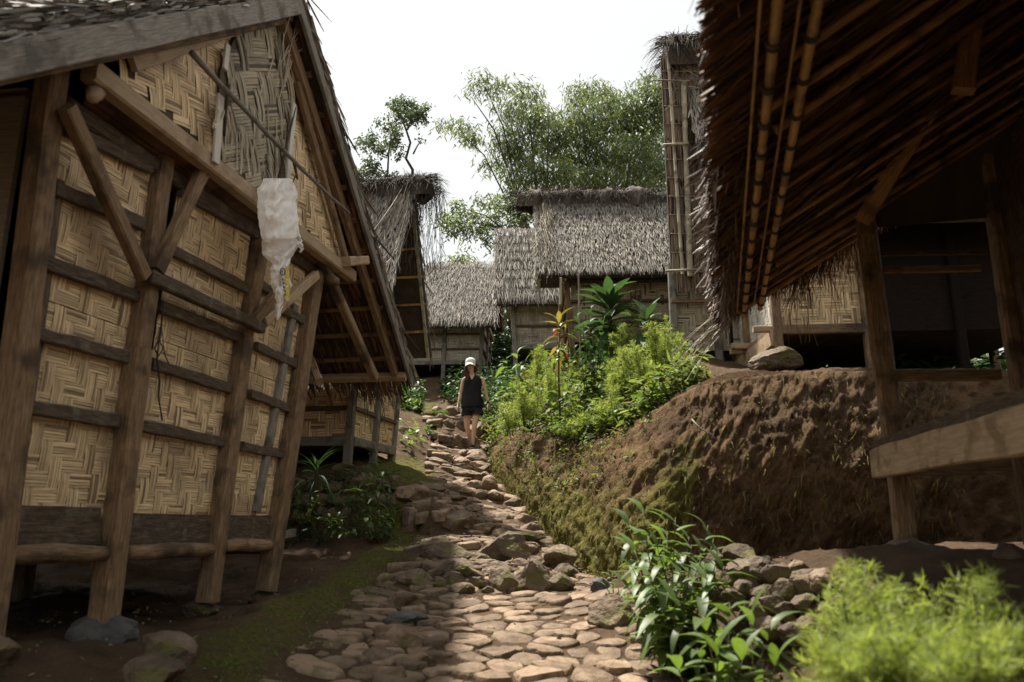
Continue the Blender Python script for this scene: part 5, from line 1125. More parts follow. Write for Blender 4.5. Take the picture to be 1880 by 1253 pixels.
leafset('dracaena', 'leaf_dark', [(.55, .17, .45, .3, 7, .5), (.5, .16, .8, .3, 7, .5), (.6, .18, .3, .25, 7, .5)])
leafset('cordyline', 'leaf_yellow', [(.34, .085, .5, .3, 5, .5), (.3, .08, .8, .3, 5, .5)])
leafset('strap', 'leaf_dark', [(.55, .035, .7, .3, 7, .35), (.5, .03, 1.0, .3, 7, .35), (.6, .035, .5, .3, 7, .35)])
leafset('lance', 'leaf_mid', [(.16, .044, .3, .3, 5, .45), (.18, .05, .55, .3, 5, .45), (.14, .04, .15, .4, 5, .45), (.2, .052, .8, .3, 5, .45)])
leafset('broad', 'leaf_mid', [(.13, .055, .4, .25, 4, .45), (.10, .045, .3, .25, 4, .45), (.15, .06, .6, .25, 4, .45)])
leafset('broad_dark', 'leaf_dark', [(.22, .10, .5, .25, 4, .45), (.18, .08, .4, .25, 4, .45)])
def gp(px, py, Y, off=0.0):
    p = at(px, py, Y); return V3(p[0], p[1], g1(p[0], p[1]) + off)
b = gp(1122, 640, 10.7); rosette('dracaena', 'largest dark glossy dracaena with broad arching leaves above the sunny bank', b, at(1122, 552, 10.7)[2] - b[2], 34, 'dracaena', el0=1.35, el1=-.35, stemr=.03)
b = gp(1190, 640, 10.4); rosette('dracaena', 'smaller dark dracaena just right of the largest one, in front of the tall hut', b, at(1190, 585, 10.4)[2] - b[2], 17, 'dracaena', el0=1.3, el1=-.2, s=(.6, .9), stemr=.025)
b = gp(1028, 690, 10.4); r_ = rosette('cordyline', 'red and yellow leaved cordyline on a thin stem at the left of the bank', b, at(1028, 590, 10.4)[2] - b[2], 22, 'cordyline', el0=1.3, el1=-.6, s=(.7, 1.1), stemr=.014)
b = gp(1085, 640, 10.9); rosette('dracaena', 'low dull green dracaena leaves below and left of the largest one', b, at(1090, 605, 10.9)[2] - b[2], 16, 'dracaena', el0=1.0, el1=-.5, s=(.5, .75), stemr=.02)
b = at(582, 850, 8.7); rosette('spider_plant', 'dark strap leaved plant in shade under the small granary wall', V3(b[0], b[1], b[2] - .55), .5, 30, 'strap', el0=1.3, el1=-.3, s=(.7, 1.05), stemr=.03)

def shrub(name, label, base, stems, key, leafs_per, ls=(.8, 1.2), cat='plant', group=None, stemr=.006, up=.55, rise=.35):
    root = thing(name, base, label, cat, group)
    for tipv in stems:
        tip = np.asarray(tipv); b0 = np.asarray(base) + V3(R(-.06, .06), R(-.06, .06), -.03); mid = (b0 + tip) / 2 + V3(R(-.05, .05), R(-.05, .05), .03); ts = np.linspace(0, 1, 7)
        P = [b0 * (1 - t) ** 2 + mid * 2 * t * (1 - t) + tip * t * t for t in ts]; mb = MB(); tube(mb, P, list(np.linspace(stemr, stemr * .4, 7)), 5); part('stem', mb, M['stem'], root)
        for i in range(leafs_per):
            t = rise + (1 - rise) * (i + .5) / leafs_per; c = b0 * (1 - t) ** 2 + mid * 2 * t * (1 - t) + tip * t * t; az = i * 2.3 + R(-.4, .4); el = R(.0, up) + (t > .9) * .7
            put_leaf(random.choice(LEAFC[key]), root, c, V3(math.cos(az) * math.cos(el), math.sin(az) * math.cos(el), math.sin(el)), s=R(*ls))
    return root
# glossy shrub in the foreground, right of the path
tips = [(1180, 935, 4.9), (1240, 950, 4.8), (1300, 965, 4.7), (1165, 1010, 4.9), (1205, 1000, 4.6), (1270, 1000, 4.6), (1320, 1010, 4.6), (1150, 1075, 4.7), (1200, 1060, 4.5), (1250, 1050, 4.4), (1300, 1060, 4.4), (1215, 1110, 4.4), (1175, 985, 4.7), (1330, 1040, 4.5), (1225, 975, 5.0), (1285, 1030, 4.9), (1190, 1090, 4.6), (1240, 1100, 4.3), (1280, 1090, 4.5), (1160, 1040, 4.7), (1215, 1030, 4.6), (1310, 990, 4.8), (1260, 1130, 4.3)]
shrub('glossy_shrub', 'nearer glossy lance leaved shrub lit by sun at the right edge of the path', gp(1245, 1190, 4.6), [at(*t) for t in tips], 'lance', 13, ls=(.8, 1.35), rise=.1)
tips = [(1150, 960, 5.3), (1190, 985, 5.3), (1225, 955, 5.3), (1265, 985, 5.2), (1160, 1020, 5.2), (1205, 1030, 5.2), (1250, 1025, 5.1), (1290, 1005, 5.1), (1180, 1065, 5.1), (1230, 1075, 5.0), (1275, 1060, 5.0), (1150, 1000, 5.3), (1300, 1090, 4.9), (1210, 1110, 4.9)]
shrub('glossy_shrub', 'denser rear half of the shrub clump, dark stems against the foot of the clay bank', gp(1225, 1150, 5.1), [at(*t) for t in tips], 'lance', 13, ls=(.85, 1.35), rise=.1)
tips = [(1290, 1130, 3.6), (1340, 1110, 3.6), (1380, 1120, 3.5), (1420, 1150, 3.4), (1320, 1180, 3.3), (1370, 1190, 3.2), (1280, 1190, 3.5), (1430, 1200, 3.2), (1240, 1210, 3.6)]
shrub('low_leafy_plant', 'pale broad leaves before the stone wall at the bottom edge of the photo', gp(1345, 1290, 3.4), [at(*t) for t in tips], 'lance', 12, ls=(.9, 1.4), rise=.2)
tips = [(1120, 1055, 5.9), (1110, 1075, 5.9), (1135, 1080, 5.8)]
shrub('seedling', 'small yellow green seedling beside the dark rock at the foot of the bank', gp(1125, 1100, 5.9), [at(*t) for t in tips], 'broad', 5, ls=(.5, .8), rise=.3)
tips = [(690, 830, 8.7), (665, 850, 8.7), (705, 850, 8.6), (640, 880, 8.8), (690, 890, 8.5), (662, 900, 8.5)]
shrub('leafy_sapling', 'sapling with thin pale stems and bright leaves by the small granary corner', V3(*at(690, 900, 8.7)) - UP * .35, [at(*t) for t in tips], 'lance', 8, ls=(.6, 1), rise=.45)
for px, py, Y, lb in [(560, 905, 8.3, 'dark bush at the foot of the big granary corner, left of the shaded bank'), (620, 930, 8.4, 'dark bush in the middle of the shaded bank below the small granary'), (690, 940, 8.5, 'dark green bush right against the stacked kerb boulders')]:
    c = at(px, py + 50, Y); tp = [at(px + R(-38, 38), py + R(-15, 50), Y + R(-.3, .3)) for _ in range(6)]
    shrub('dark_bush', lb, c, tp, 'broad', 10, ls=(.5, 1), rise=.2, cat='bush')

def feather(name, label, base, tips, mat='leaf_fern', nl=.035, nw=.0035, nb=46, nn=15, spread=.11, cat='plant', group='feathery bright green herbs'):
    """fine leaved herb: stems with side sprigs of needle leaves"""
    root = thing(name, base, label, cat, group); st = MB(); lf = MB()
    for tip in tips:
        tip = np.asarray(tip); b0 = np.asarray(base) + V3(R(-.1, .1), R(-.1, .1), 0); L = np.linalg.norm(tip - b0); mid = (b0 + tip) / 2 + V3(R(-.06, .06), R(-.06, .06), .04) * L; ts = np.linspace(0, 1, 6)
        tube(st, [b0 * (1 - t) ** 2 + mid * 2 * t * (1 - t) + tip * t * t for t in ts], list(np.linspace(.006, .002, 6)), 4)
        t = RNG.uniform(.12, 1, nb)[:, None] ** .75; c = b0 * (1 - t) ** 2 + mid * 2 * t * (1 - t) + tip * t * t; az = RNG.uniform(0, 6.28, nb)
        bd = np.stack([np.cos(az), np.sin(az), RNG.uniform(.1, 1.1, nb)], 1); bd /= np.linalg.norm(bd, axis=1, keepdims=True); bl_ = spread * RNG.uniform(.5, 1.3, nb)[:, None] * (1.25 - t * .85)
        blades(lf, c, bd, np.cross(bd, UP), np.tile(UP, (nb, 1)), bl_[:, 0], nw * .8, rnd=RNG.random(nb))
        u = RNG.uniform(.15, 1.05, (nb, nn, 1)); q = (c[:, None] + bd[:, None] * bl_[:, None] * u).reshape(-1, 3); dd_ = np.repeat(bd, nn, 0) * .8 + RNG.normal(0, .6, (nb * nn, 3)); dd_ /= np.linalg.norm(dd_, axis=1, keepdims=True)
        sd = np.cross(dd_, RNG.normal(0, 1, (nb * nn, 3))); sd /= np.linalg.norm(sd, axis=1, keepdims=True); r1 = np.repeat(RNG.random(nb), nn)
        blades(lf, q, dd_, sd, np.tile(UP, (nb * nn, 1)), nl * RNG.uniform(.6, 1.3, nb * nn), nw * RNG.uniform(.7, 1.4, nb * nn), segs=1, taper=.3, rnd=r1)
    part('stems', st, M['stem'], root); part('feathery_leaves', lf, M[mat], root, kind='stuff'); return root
def ftips(cx, cy, rx, ry, Y, n): 
    out = []
    for i in range(n): a = R(0, 6.28); r = math.sqrt(random.random()); out.append(at(cx + math.cos(a) * r * rx, cy + math.sin(a) * r * ry, Y + R(-.25, .25)))
    return out
for cx, cy, rx, ry, Y, by, n, lb in [(1215, 610, 38, 34, 9.3, 700, 14, 'tallest feathery herb dome, directly below the tall hut'), (1175, 660, 40, 30, 9.0, 730, 12, 'feathery herb just left of and below the tallest dome'), (1255, 680, 40, 30, 8.6, 740, 12, 'feathery herb at the brow of the bank nearest the shelter eave'),
        (1130, 650, 16, 40, 9.4, 720, 7, 'upright narrow plume of feathery herb in the middle of the bank'), (1140, 605, 26, 18, 10.2, 660, 6, 'darker feathery tuft behind, under the largest dracaena'), (988, 640, 18, 22, 11.8, 700, 6, 'feathery tuft left of the cordyline before the narrow hut wall'),
        (970, 715, 30, 34, 10.8, 770, 11, 'drooping feathery herb on the left shoulder of the bank'), (935, 750, 26, 24, 11.6, 790, 8, 'lowest left feathery herb, at the woman\'s elbow side of the path'), (1010, 680, 24, 24, 11.0, 740, 7, 'pale feathery herb right under the cordyline'),
        (1060, 770, 16, 16, 9.4, 800, 4, 'small feathery herb hanging low on the middle of the clay face'), (1120, 740, 30, 30, 8.9, 790, 8, 'feathery herb spilling down the brow below the middle plume')]:
    b = at(cx, by, Y); feather('feathery_herb', lb, V3(b[0], b[1], max(g1(b[0], b[1]), b[2] - .1)), ftips(cx, cy, rx, ry, Y, n), nl=.045, nw=.006, nb=34, nn=13, spread=.14)
for cx, cy, rx, ry, Y, by, n, lb in [(1550, 1085, 55, 85, 2.7, 1300, 9, 'blurred feathery herb in the foreground, farthest left of the near ones'), (1665, 1130, 85, 75, 2.4, 1320, 10, 'blurred feathery herb in the foreground, second from the left of the near ones'), (1800, 1135, 85, 80, 2.2, 1330, 11, 'blurred feathery herb in the foreground, near the right edge of the photo'),
        (1600, 1200, 100, 50, 2.0, 1340, 10, 'blurred feathery herb low at the bottom edge, left of the corner one'), (1740, 1205, 110, 50, 1.9, 1350, 11, 'blurred feathery herb filling the bottom right corner')]:
    b = at(cx, by, Y); feather('feathery_herb', lb, b, ftips(cx, cy, rx, ry, Y, n), nl=.034, nw=.0036, nb=30, nn=14, spread=.12)
def fern(label, base, n, L_, yaw0=0, span=6.28):
    root = thing('fern', base, label, 'fern', 'ferns on the banks')
    for i in range(n):
        az = yaw0 + span * (i + R(-.3, .3)) / n; fm = MB(); h = V3(math.cos(az), math.sin(az), 0); s = V3(-h[1], h[0], 0); LL = L_ * R(.7, 1.1); m = 16; ts = np.linspace(.08, 1, m); P = np.array([np.asarray(base) + h * LL * t * .9 + UP * LL * (.75 * t - .85 * t * t) for t in ts])
        tube(fm, list(P[::3]), .003, 4)
        for sg in (-1, 1):
            dd_ = np.tile(s * sg + h * .35, (m, 1)); dd_ /= np.linalg.norm(dd_, axis=1, keepdims=True); w = LL * .22 * np.sin(np.pi * np.clip(ts * .85 + .12, 0, 1)); blades(fm, P, dd_, np.tile(h, (m, 1)), np.tile(UP, (m, 1)), w, LL * .05, segs=3, curl=-.15)
        part('frond', fm, M['leaf_mid'], root)
    return root
for px, py, Y, n, L_, lb in [(1040, 790, 9.5, 9, .35, 'fern spreading over the clay face below the middle of the bank'), (1110, 775, 8.9, 8, .3, 'fern at the brow just above the lit clay face'), (1070, 700, 10.2, 9, .32, 'fern half hidden under the thin white stake'), (1190, 745, 8.2, 7, .28, 'fern near the sunlit corner of the clay bank'),
        (775, 735, 17, 9, .5, 'fern on the left slope behind the drooping roof corner'), (800, 765, 15.5, 8, .4, 'fern on the bare slope left of the woman'), (720, 745, 14, 8, .4, 'fern directly under the drooping roof corner'), (905, 700, 15.5, 9, .5, 'fern right of the woman beside the path'), (925, 665, 15.5, 9, .6, 'larger fern behind, between woman and narrow hut'), (650, 905, 8.5, 8, .25, 'fern hanging over the shaded left bank')]:
    b = at(px, py, Y); fern(lb, V3(b[0], b[1], max(g1(b[0], b[1]), b[2]) if Y < 12 else g1(b[0], b[1]) + .05), n, L_)

shrub('leafy_shrub', 'dark leaved shrub between the red cordyline and the largest dracaena', gp(1085, 680, 10.0), [at(*t) for t in [(1060, 575, 10.2), (1085, 560, 10.2), (1110, 580, 10.1), (1070, 600, 10), (1100, 605, 10), (1050, 610, 10), (1120, 620, 10), (1080, 630, 9.9)]], 'broad_dark', 12, ls=(.6, 1), rise=.2, cat='shrub')
shrub('leafy_shrub', 'yellow green broad leaved shrub hiding the foot of the red cordyline', gp(1020, 720, 10.0), [at(*t) for t in [(1000, 650, 10.2), (1020, 660, 10.0), (1045, 660, 10), (1060, 690, 9.9), (990, 690, 10.2)]], 'broad', 14, ls=(.8, 1.4), rise=.15, cat='shrub')
shrub('leafy_shrub', 'long drooping leaves at the left end of the bank beside the narrow hut', gp(945, 690, 13.5), [at(*t) for t in [(930, 655, 13.5), (950, 645, 13.5), (965, 660, 13.4), (940, 675, 13.3)]], 'lance', 12, ls=(1.6, 2.4), rise=.15, cat='shrub')
# mixed undergrowth on the slope above the clay face, on the left slope and by the far huts
def undergrowth(name, label, pts_, L_, W_, mat, per=9, h=.18, kindcat='undergrowth'):
    mb = MB(); P = np.asarray(pts_); n = len(P) * per; base = np.repeat(P, per, 0) + RNG.normal(0, .045, (n, 3)); base[:, 2] += RNG.uniform(0, h, n) * np.repeat(RNG.uniform(.3, 1.3, len(P)), per)
    az = RNG.uniform(0, 6.28, n); dd_ = np.stack([np.cos(az), np.sin(az), RNG.normal(.25, .45, n)], 1); dd_ /= np.linalg.norm(dd_, axis=1, keepdims=True); sd = np.cross(dd_, UP + RNG.normal(0, .4, (n, 3))); sd /= np.linalg.norm(sd, axis=1, keepdims=True)
    blades(mb, base, dd_, sd, np.tile(UP, (n, 1)), L_ * RNG.uniform(.5, 1.4, n), W_ * RNG.uniform(.6, 1.3, n), segs=3, curl=RNG.uniform(-.5, .1, n), rnd=np.repeat(RNG.random(len(P)), per))
    return part(name, mb, M[mat], None, label, kindcat, kind='stuff')
def scatter(n, x0, x1, y0, y1, test): 
    x = RNG.uniform(x0, x1, n * 6); y = RNG.uniform(y0, y1, n * 6); m = test(x, y); x, y = x[m][:n], y[m][:n]; return np.stack([x, y, gz(x, y)], 1)
topx = TOP3
def nearbrow(x, y, d0=0, d1=9):
    dmin = np.full(x.shape, 99.)
    R_ = resample(topx[:9], 80)
    for q in R_: dmin = np.minimum(dmin, np.hypot(x - q[0], y - q[1]))
    return (dmin >= d0) & (dmin <= d1)
ins = lambda x, y: inpoly(x, y, POLY) & (y > 8.0) & ~((x > 2.1) & (y < 9.3)) & ~((x > 2.35) & (y < 12)) & ~((x > 1.1) & (y > 13.6)) 
undergrowth('undergrowth', 'dense mixed low leaves covering the slope above the clay face', scatter(2600, -1, 3.2, 8, 17.5, lambda x, y: ins(x, y) & nearbrow(x, y, 0, 3.2)), .12, .045, 'leaf_ground', per=10, h=.34)
undergrowth('herb_cover', 'darker small leaved herbs among the undergrowth of the right slope', scatter(900, -1, 3.2, 8, 17.5, lambda x, y: ins(x, y) & nearbrow(x, y, 0, 2.5)), .11, .04, 'leaf_mid', per=9, h=.3)
undergrowth('dry_grass', 'dry pale grass and stalks hanging at the brow of the clay face', scatter(500, -1, 2.6, 7.6, 13.5, lambda x, y: ins(x, y) & nearbrow(x, y, 0, .3)), .13, .008, 'litter', per=8, h=.06)
# small plants rooted in the clay face itself
fi = RNG.integers(10, int(nu * .62), 260); fj = RNG.integers(30, 62, 260); wt = RNG.random(260) < (fj / 62.0) ** 2.2
undergrowth('clay_face_herbs', 'small ferny herbs rooted in the upper part of the clay face', bank_v[fi[wt], fj[wt]], .06, .02, 'leaf_ground', per=14, h=.06)
fi = RNG.integers(int(nu * .2), nu - 60, 130); fj = RNG.integers(4, 60, 130)
undergrowth('moss_tufts', 'scattered tiny sprouts on the shaded clay wall', bank_v[fi, fj] + V3(0, -.02, 0), .025, .012, 'leaf_ground', per=5, h=.02)
undergrowth('left_slope_greens', 'green weeds on the slope left of the walking woman', scatter(900, -6, -1.1, 12.6, 21, lambda x, y: (x < pathlr(y)[0] - .12) & ((RNG.random(x.shape) < .25) | (y > 15.5))), .13, .045, 'leaf_mid', per=9, h=.28)
undergrowth('far_greens', 'bushy greenery at the foot of the farthest hut', scatter(900, -4.2, 0.6, 15.8, 19.3, lambda x, y: ((x < pathlr(y)[0] - .1) | (x > pathlr(y)[1] + .05))), .15, .05, 'leaf_dark', per=12, h=.6)
undergrowth('path_edge_greens', 'weeds along the right edge of the path beside the woman', scatter(500, -1.2, .6, 12.8, 18, lambda x, y: (x > pathlr(y)[1] + .06) & (x < pathlr(y)[1] + .9)), .1, .035, 'leaf_ground', per=10, h=.3)
undergrowth('dark_bank_leaves', 'dark leaves over the shaded bank below the small granary', scatter(300, -3.4, -1.35, 8.5, 9.6, lambda x, y: x < pathlr(y)[0] - .35), .07, .025, 'leaf_dark', per=9, h=.12)
undergrowth('far_thicket', 'green thicket filling the gaps behind the far huts', scatter(1500, -7, 9, 23, 26, lambda x, y: x > -9), .3, .1, 'leaf_tree', per=14, h=2.2)
undergrowth('under_shelter_greens', 'dark green leaves seen through the shelter frame', scatter(160, 5.0, 8.5, 9.5, 12.5, lambda x, y: x > -9), .2, .06, 'leaf_dark', per=10, h=.35)
undergrowth('edge_weeds', 'small weeds and moss sprigs along the left edge of the stones', scatter(1100, -2.6, -.6, 4.0, 9, lambda x, y: (x < pathlr(y)[0] + .03) & (x > pathlr(y)[0] - .55)), .03, .009, 'leaf_ground', per=7, h=.025)
undergrowth('fallen_leaves', 'fallen dry leaves and twigs on the earth and stones', scatter(650, -3, 2.2, 3.6, 13, lambda x, y: ~inpoly(x, y, POLY)), .04, .012, 'litter', per=1, h=.04)
# grit and pebbles
pv, pf = ICO[1]
def pebbles(label, P, s0, s1, mat='stone'):
    k = len(P); s = RNG.uniform(s0, s1, (k, 1, 1)); sh_ = RNG.uniform(.6, 1.2, (k, 1, 3)) * V3(1, 1, .6); Vv = pv[None] * s * sh_ * (1 + RNG.normal(0, .08, (k, len(pv), 1))) + P[:, None]; mb = MB(); mb.batch(Vv, pf, np.zeros((len(pv), 2)), RNG.random(k), True); part('gravel', mb, M[mat], None, label, 'gravel', kind='stuff')
pebbles('small stones and grit between the paving and on the bare earth', scatter(1500, -3, 2.0, 3.6, 13.5, lambda x, y: ~inpoly(x, y, POLY)) + V3(0, 0, .006), .005, .016, 'boulder')
pebbles('clods and small stones at the foot of the clay bank', resample(BASE3, 260) + RNG.normal(0, .07, (260, 3)) * V3(1, 1, .1) + V3(0, 0, .01), .01, .035, 'boulder')
k = 9000; fi = (RNG.random(k) ** 1.25 * nu * .93).astype(int); fj = RNG.integers(2, 63, k); mb = MB()
out_ = unit(V3(-.7, -.7, 0)); bb_ = bank_v[fi, fj] + RNG.normal(0, .012, (k, 3)); dr_ = np.tile(V3(-.35, -.25, -1), (k, 1)) + RNG.normal(0, .45, (k, 3)); dr_ /= np.linalg.norm(dr_, axis=1, keepdims=True)
hair(mb, bb_ + V3(-.01, -.012, 0), dr_, RNG.uniform(.03, .12, k), .005, .3, segs=2)
part('bank_rootlets', mb, mk('mossy_rootlets', [(.08, .06, .02), (.19, .16, .045), (.3, .27, .09)], 5, rough=.9, bump=0, rndamt=.5), None, 'fine mossy rootlets and dry fibres clinging to the clay face', 'roots', kind='stuff')
# thin stakes among the plants and root on the clay wall
for a, b_, r_, lb in [((1062, 505, 11.2), (1066, 665, 11.2), .013, 'thin pale stake standing upright among the plants before the wide hut'), ((1030, 510, 11.6), (1029, 560, 11.6), .018, 'short bamboo stake hanging by the left end of the wide hut wall')]:
    mb = MB(); bamboo(mb, at(*a), at(*b_), r_, node=.4); part('stake', mb, M['bamboo_grey'], None, lb, 'stake')
mb = MB(); tube(mb, [at(1270, 770, 7.15), at(1285, 787, 7.1), at(1305, 797, 7.1), at(1322, 815, 7.1)], [.008, .007, .006, .004], 5); part('root', mb, M['bamboo_grey'], None, 'pale bare root curling out of the shaded clay wall', 'root')
mb = MB(); tube(mb, [at(1052, 1080, 6.9), at(1058, 1070, 6.9), at(1075, 1070, 6.8), at(1090, 1078, 6.7)], [.005] * 4, 5); part('root', mb, M['bamboo_grey'], None, 'thin root loop at the foot of the bank beside the dark rock', 'root')

# ------------------------------------------------------------------ the woman
def skinmesh(name, verts, edges, radii, root=0, sub=2):
    me = bpy.data.meshes.new(name); me.from_pydata([tuple(v) for v in verts], edges, []); o = bpy.data.objects.new(name, me); scn.collection.objects.link(o)
    md = o.modifiers.new('Skin', 'SKIN'); md.use_smooth_shade = True
    for i, r in enumerate(radii): me.skin_vertices[0].data[i].radius = (r, r) if not hasattr(r, '__len__') else r
    me.skin_vertices[0].data[root].use_root = True
    s = o.modifiers.new('Sub', 'SUBSURF'); s.levels = sub; s.render_levels = sub
    dg = bpy.context.evaluated_depsgraph_get(); out = bpy.data.meshes.new_from_object(o.evaluated_get(dg)); out.name = name
    bpy.data.objects.remove(o); bpy.data.meshes.remove(me)
    for p in out.polygons: p.use_smooth = True
    return out
wf = at(868, 825, 14.0); wf[2] = wf[2]
woman = thing('person', wf, 'woman in white cap, black sleeveless top and black shorts walking down the stone path', 'person')
kx = 14.0 / F * 1.02
def wp(px, py, dy=0.0): return V3((px - 868) * kx, dy, (825 - py) * kx)
skin = mk('fair_skin', [(.58, .36, .25), (.64, .41, .29), (.68, .45, .33)], 6, coord='Object', rough=.5, bump=.05, rndamt=.02)  # one even fair skin tone
blackcloth = mk('black_cloth', [(.004, .004, .005), (.009, .009, .01)], 8, coord='Object', rough=.85, bump=.4, bscale=14, rndamt=.05, bdist=.02)
hairm = mk('brown_hair', [(.05, .025, .014), (.16, .085, .045)], 20, (1, 1, 1), coord='Object', rough=.5, bump=.5, rndamt=.1)
capm = mk('cream_cap_cloth', [(.66, .63, .57), (.78, .75, .69)], 8, coord='Object', rough=.8, bump=.3, rndamt=.03)
V = []; Ed = []; Rd = []
blackcloth.node_tree.nodes['Principled BSDF'].inputs['Roughness'].default_value = .7
def vtx(p, r, parent=None): V.append(p); Rd.append(r); (Ed.append((parent, len(V) - 1)) if parent is not None else None); return len(V) - 1
pel = vtx(wp(866, 748), (.125, .10)); wst = vtx(wp(866, 730), (.105, .08), pel); chs = vtx(wp(866.5, 708), (.125, .095), wst); upc = vtx(wp(867, 697), (.085, .065), chs); nk = vtx(wp(866, 690, -.02), .046, upc); nk2 = vtx(wp(864.5, 685, -.045), .043, nk)
hd = vtx(wp(863, 679.5, -.075), (.078, .084), nk2); hd2 = vtx(wp(862.5, 671, -.06), (.072, .085), hd); hd3 = vtx(wp(862.5, 664.5, -.05), (.045, .05), hd2)
for sgn, sh_, el_, wr_, hn_ in ((-1, (850, 697.5, 0), (844.5, 727, .02), (841, 744, -.03), (839.5, 751, -.05)), (1, (884, 697.5, 0), (891, 724, .02), (894.5, 741, -.01), (895, 749, -.03))):
    s0_ = vtx(wp(*sh_), .046, upc); s1_ = vtx((wp(*sh_) + wp(*el_)) / 2, .040, s0_); e_ = vtx(wp(*el_), .034, s1_); e2 = vtx(wp(*el_) * .55 + wp(*wr_) * .45, .031, e_); w_ = vtx(wp(*wr_), .021, e2); pm = vtx(wp(*hn_), (.03, .017), w_)
    h0 = wp(*hn_)
    for f in range(4):
        q = h0 + V3(sgn * (f - 1.5) * .004 , (f - 1.5) * .017, -.03); L_ = (.055, .065, .06, .045)[f]; a_ = vtx(q, .0085, pm); b_ = vtx(q + V3(-sgn * .004, -.006, -L_ * .5), .008, a_); vtx(q + V3(-sgn * .014, -.014, -L_ * .85), .0065, b_)
    q = h0 + V3(-sgn * .008, -.032, -.005); a_ = vtx(q, .010, pm); vtx(q + V3(-sgn * .006, -.014, -.032), .008, a_)
for sgn, hp, kn, ca, an, toe in ((-1, (857.5, 757, 0), (857, 787, .04), (861, 799, .13), (866, 816, .22), (869, 821, .12)), (1, (874.5, 757, 0), (871, 784, -.10), (870, 797, -.09), (868.5, 818, -.10), (867.5, 824, -.25))):
    a_ = vtx(wp(*hp), (.088, .09), pel); m_ = vtx((wp(*hp) + wp(*kn)) / 2, (.074, .075), a_); k_ = vtx(wp(*kn), .050, m_); c_ = vtx(wp(*ca), (.048, .05), k_); c2 = vtx((wp(*ca) + wp(*an)) / 2, .036, c_); n_ = vtx(wp(*an), .028, c2); vtx(wp(*an) + V3(0, -.03, -.03), .032, n_)
bme = skinmesh('body', V, Ed, Rd, 0); bme.materials.append(skin); o = bpy.data.objects.new('body', bme); link(o, woman)
def loft(rings, n=20, caps=(False, False), wr=0.0, sd=0):
    mb = MB(); V = []
    for i, (c, rx, ry) in enumerate(rings):
        for j in range(n):
            A = 2 * math.pi * j / n; e = 1 + wr * mnoise.noise(Vector((math.cos(A) * 2.2, math.sin(A) * 2.2, i * .35 + sd))); V.append(np.asarray(c) + V3(math.cos(A) * rx * e, math.sin(A) * ry * e, 0))
    fs = [(i * n + j, i * n + (j + 1) % n, (i + 1) * n + (j + 1) % n, (i + 1) * n + j) for i in range(len(rings) - 1) for j in range(n)]
    if caps[0]: fs.append(tuple(range(n - 1, -1, -1)))
    if caps[1]: fs.append(tuple(range((len(rings) - 1) * n, len(rings) * n)))
    mb.add(V, fs, None, .5, True); return mb
def wpart(name, mb, mat): me = mb.mesh(name, (0, 0, 0)); me.materials.append(mat); o = bpy.data.objects.new(name, me); link(o, woman); return o
rr = [(750, .205, .15), (746, .208, .152), (738, .198, .145), (730, .186, .135), (720, .178, .128), (710, .172, .124), (703, .170, .118), (699, .172, .105), (696, .168, .092), (693.5, .145, .08), (692, .10, .065), (690.6, .066, .058)]
wpart('sleeveless_top', loft([(wp(866 + (.8 if y < 700 else 0), y, -.005), a * (1 + .05 * math.sin(y * 1.1)), b_) for y, a, b_ in rr], 28, wr=.2), blackcloth)
mb = MB()
shortcloth = mk('charcoal_shorts_cloth', [(.007, .007, .008), (.014, .014, .015)], 8, coord='Object', rough=.8, bump=.4, bscale=14, rndamt=.05, bdist=.02)
sh1 = loft([(wp(866, 744, 0), .17, .135), (wp(866, 750, 0), .185, .14), (wp(866, 757, 0), .19, .14)], 24, (False, False), .05); wpart('shorts_seat', sh1, shortcloth)
wpart('shorts_leg', loft([(wp(857.5, 752, 0), .09, .115), (wp(857.5, 758, .005), .116, .125), (wp(857, 766, .01), .122, .13)], 20, wr=.08, sd=3), shortcloth)
wpart('shorts_leg', loft([(wp(874.5, 752, 0), .09, .115), (wp(874.8, 757, -.01), .116, .125), (wp(875, 764, -.02), .122, .13)], 20, wr=.08, sd=7), shortcloth)
hc = wp(862.5, 670.3, -.058)
cap_r = [(hc + V3(0, -.005, .0), .098, .115), (hc + V3(0, 0, .03), .100, .117), (hc + V3(0, .0, .06), .095, .110), (hc + V3(0, 0, .088), .075, .088), (hc + V3(0, 0, .104), .045, .052), (hc + V3(0, 0, .110), .012, .012)]
cp_ = wpart('cap', loft(cap_r, 24, (False, True)), capm)
mb = MB(); V = []
for i in range(6):
    t = i / 5
    for j in range(13):
        A = math.pi * (1.12 + .76 * j / 12); V.append(hc + V3(math.cos(A) * (.098 + .004 * t), math.sin(A) * (.115 + .085 * t), .004 - .045 * t - .012 * abs(math.cos(A)) * 2 * t))
fs = [(i * 13 + j, i * 13 + j + 1, (i + 1) * 13 + j + 1, (i + 1) * 13 + j) for i in range(5) for j in range(12)]; mb.add(V, fs, None, .5, True); mb.add([p - V3(0, 0, .006) for p in V], [f[::-1] for f in fs], None, .5, True)
br = wpart('cap_brim', mb, capm)
mb = MB(); k = 900; az = RNG.uniform(.05, math.pi - .05, k); base = hc + np.stack([np.cos(az) * .088, np.sin(az) * .098, RNG.uniform(-.02, .02, k)], 1); hair(mb, base, np.tile(V3(0, .05, -1), (k, 1)) + RNG.normal(0, .1, (k, 3)), RNG.uniform(.08, .16, k), .008, .1)
k = 260; base = hc + V3(-.085, -.02, -.03) + RNG.normal(0, 1, (k, 3)) * V3(.009, .012, .02); tg = wp(856, 697, -.13) - hc - V3(-.085, -.02, -.03); hair(mb, base, np.tile(unit(tg), (k, 1)) + RNG.normal(0, .05, (k, 3)), np.linalg.norm(tg) * RNG.uniform(.7, 1.15, k), .007, .05)
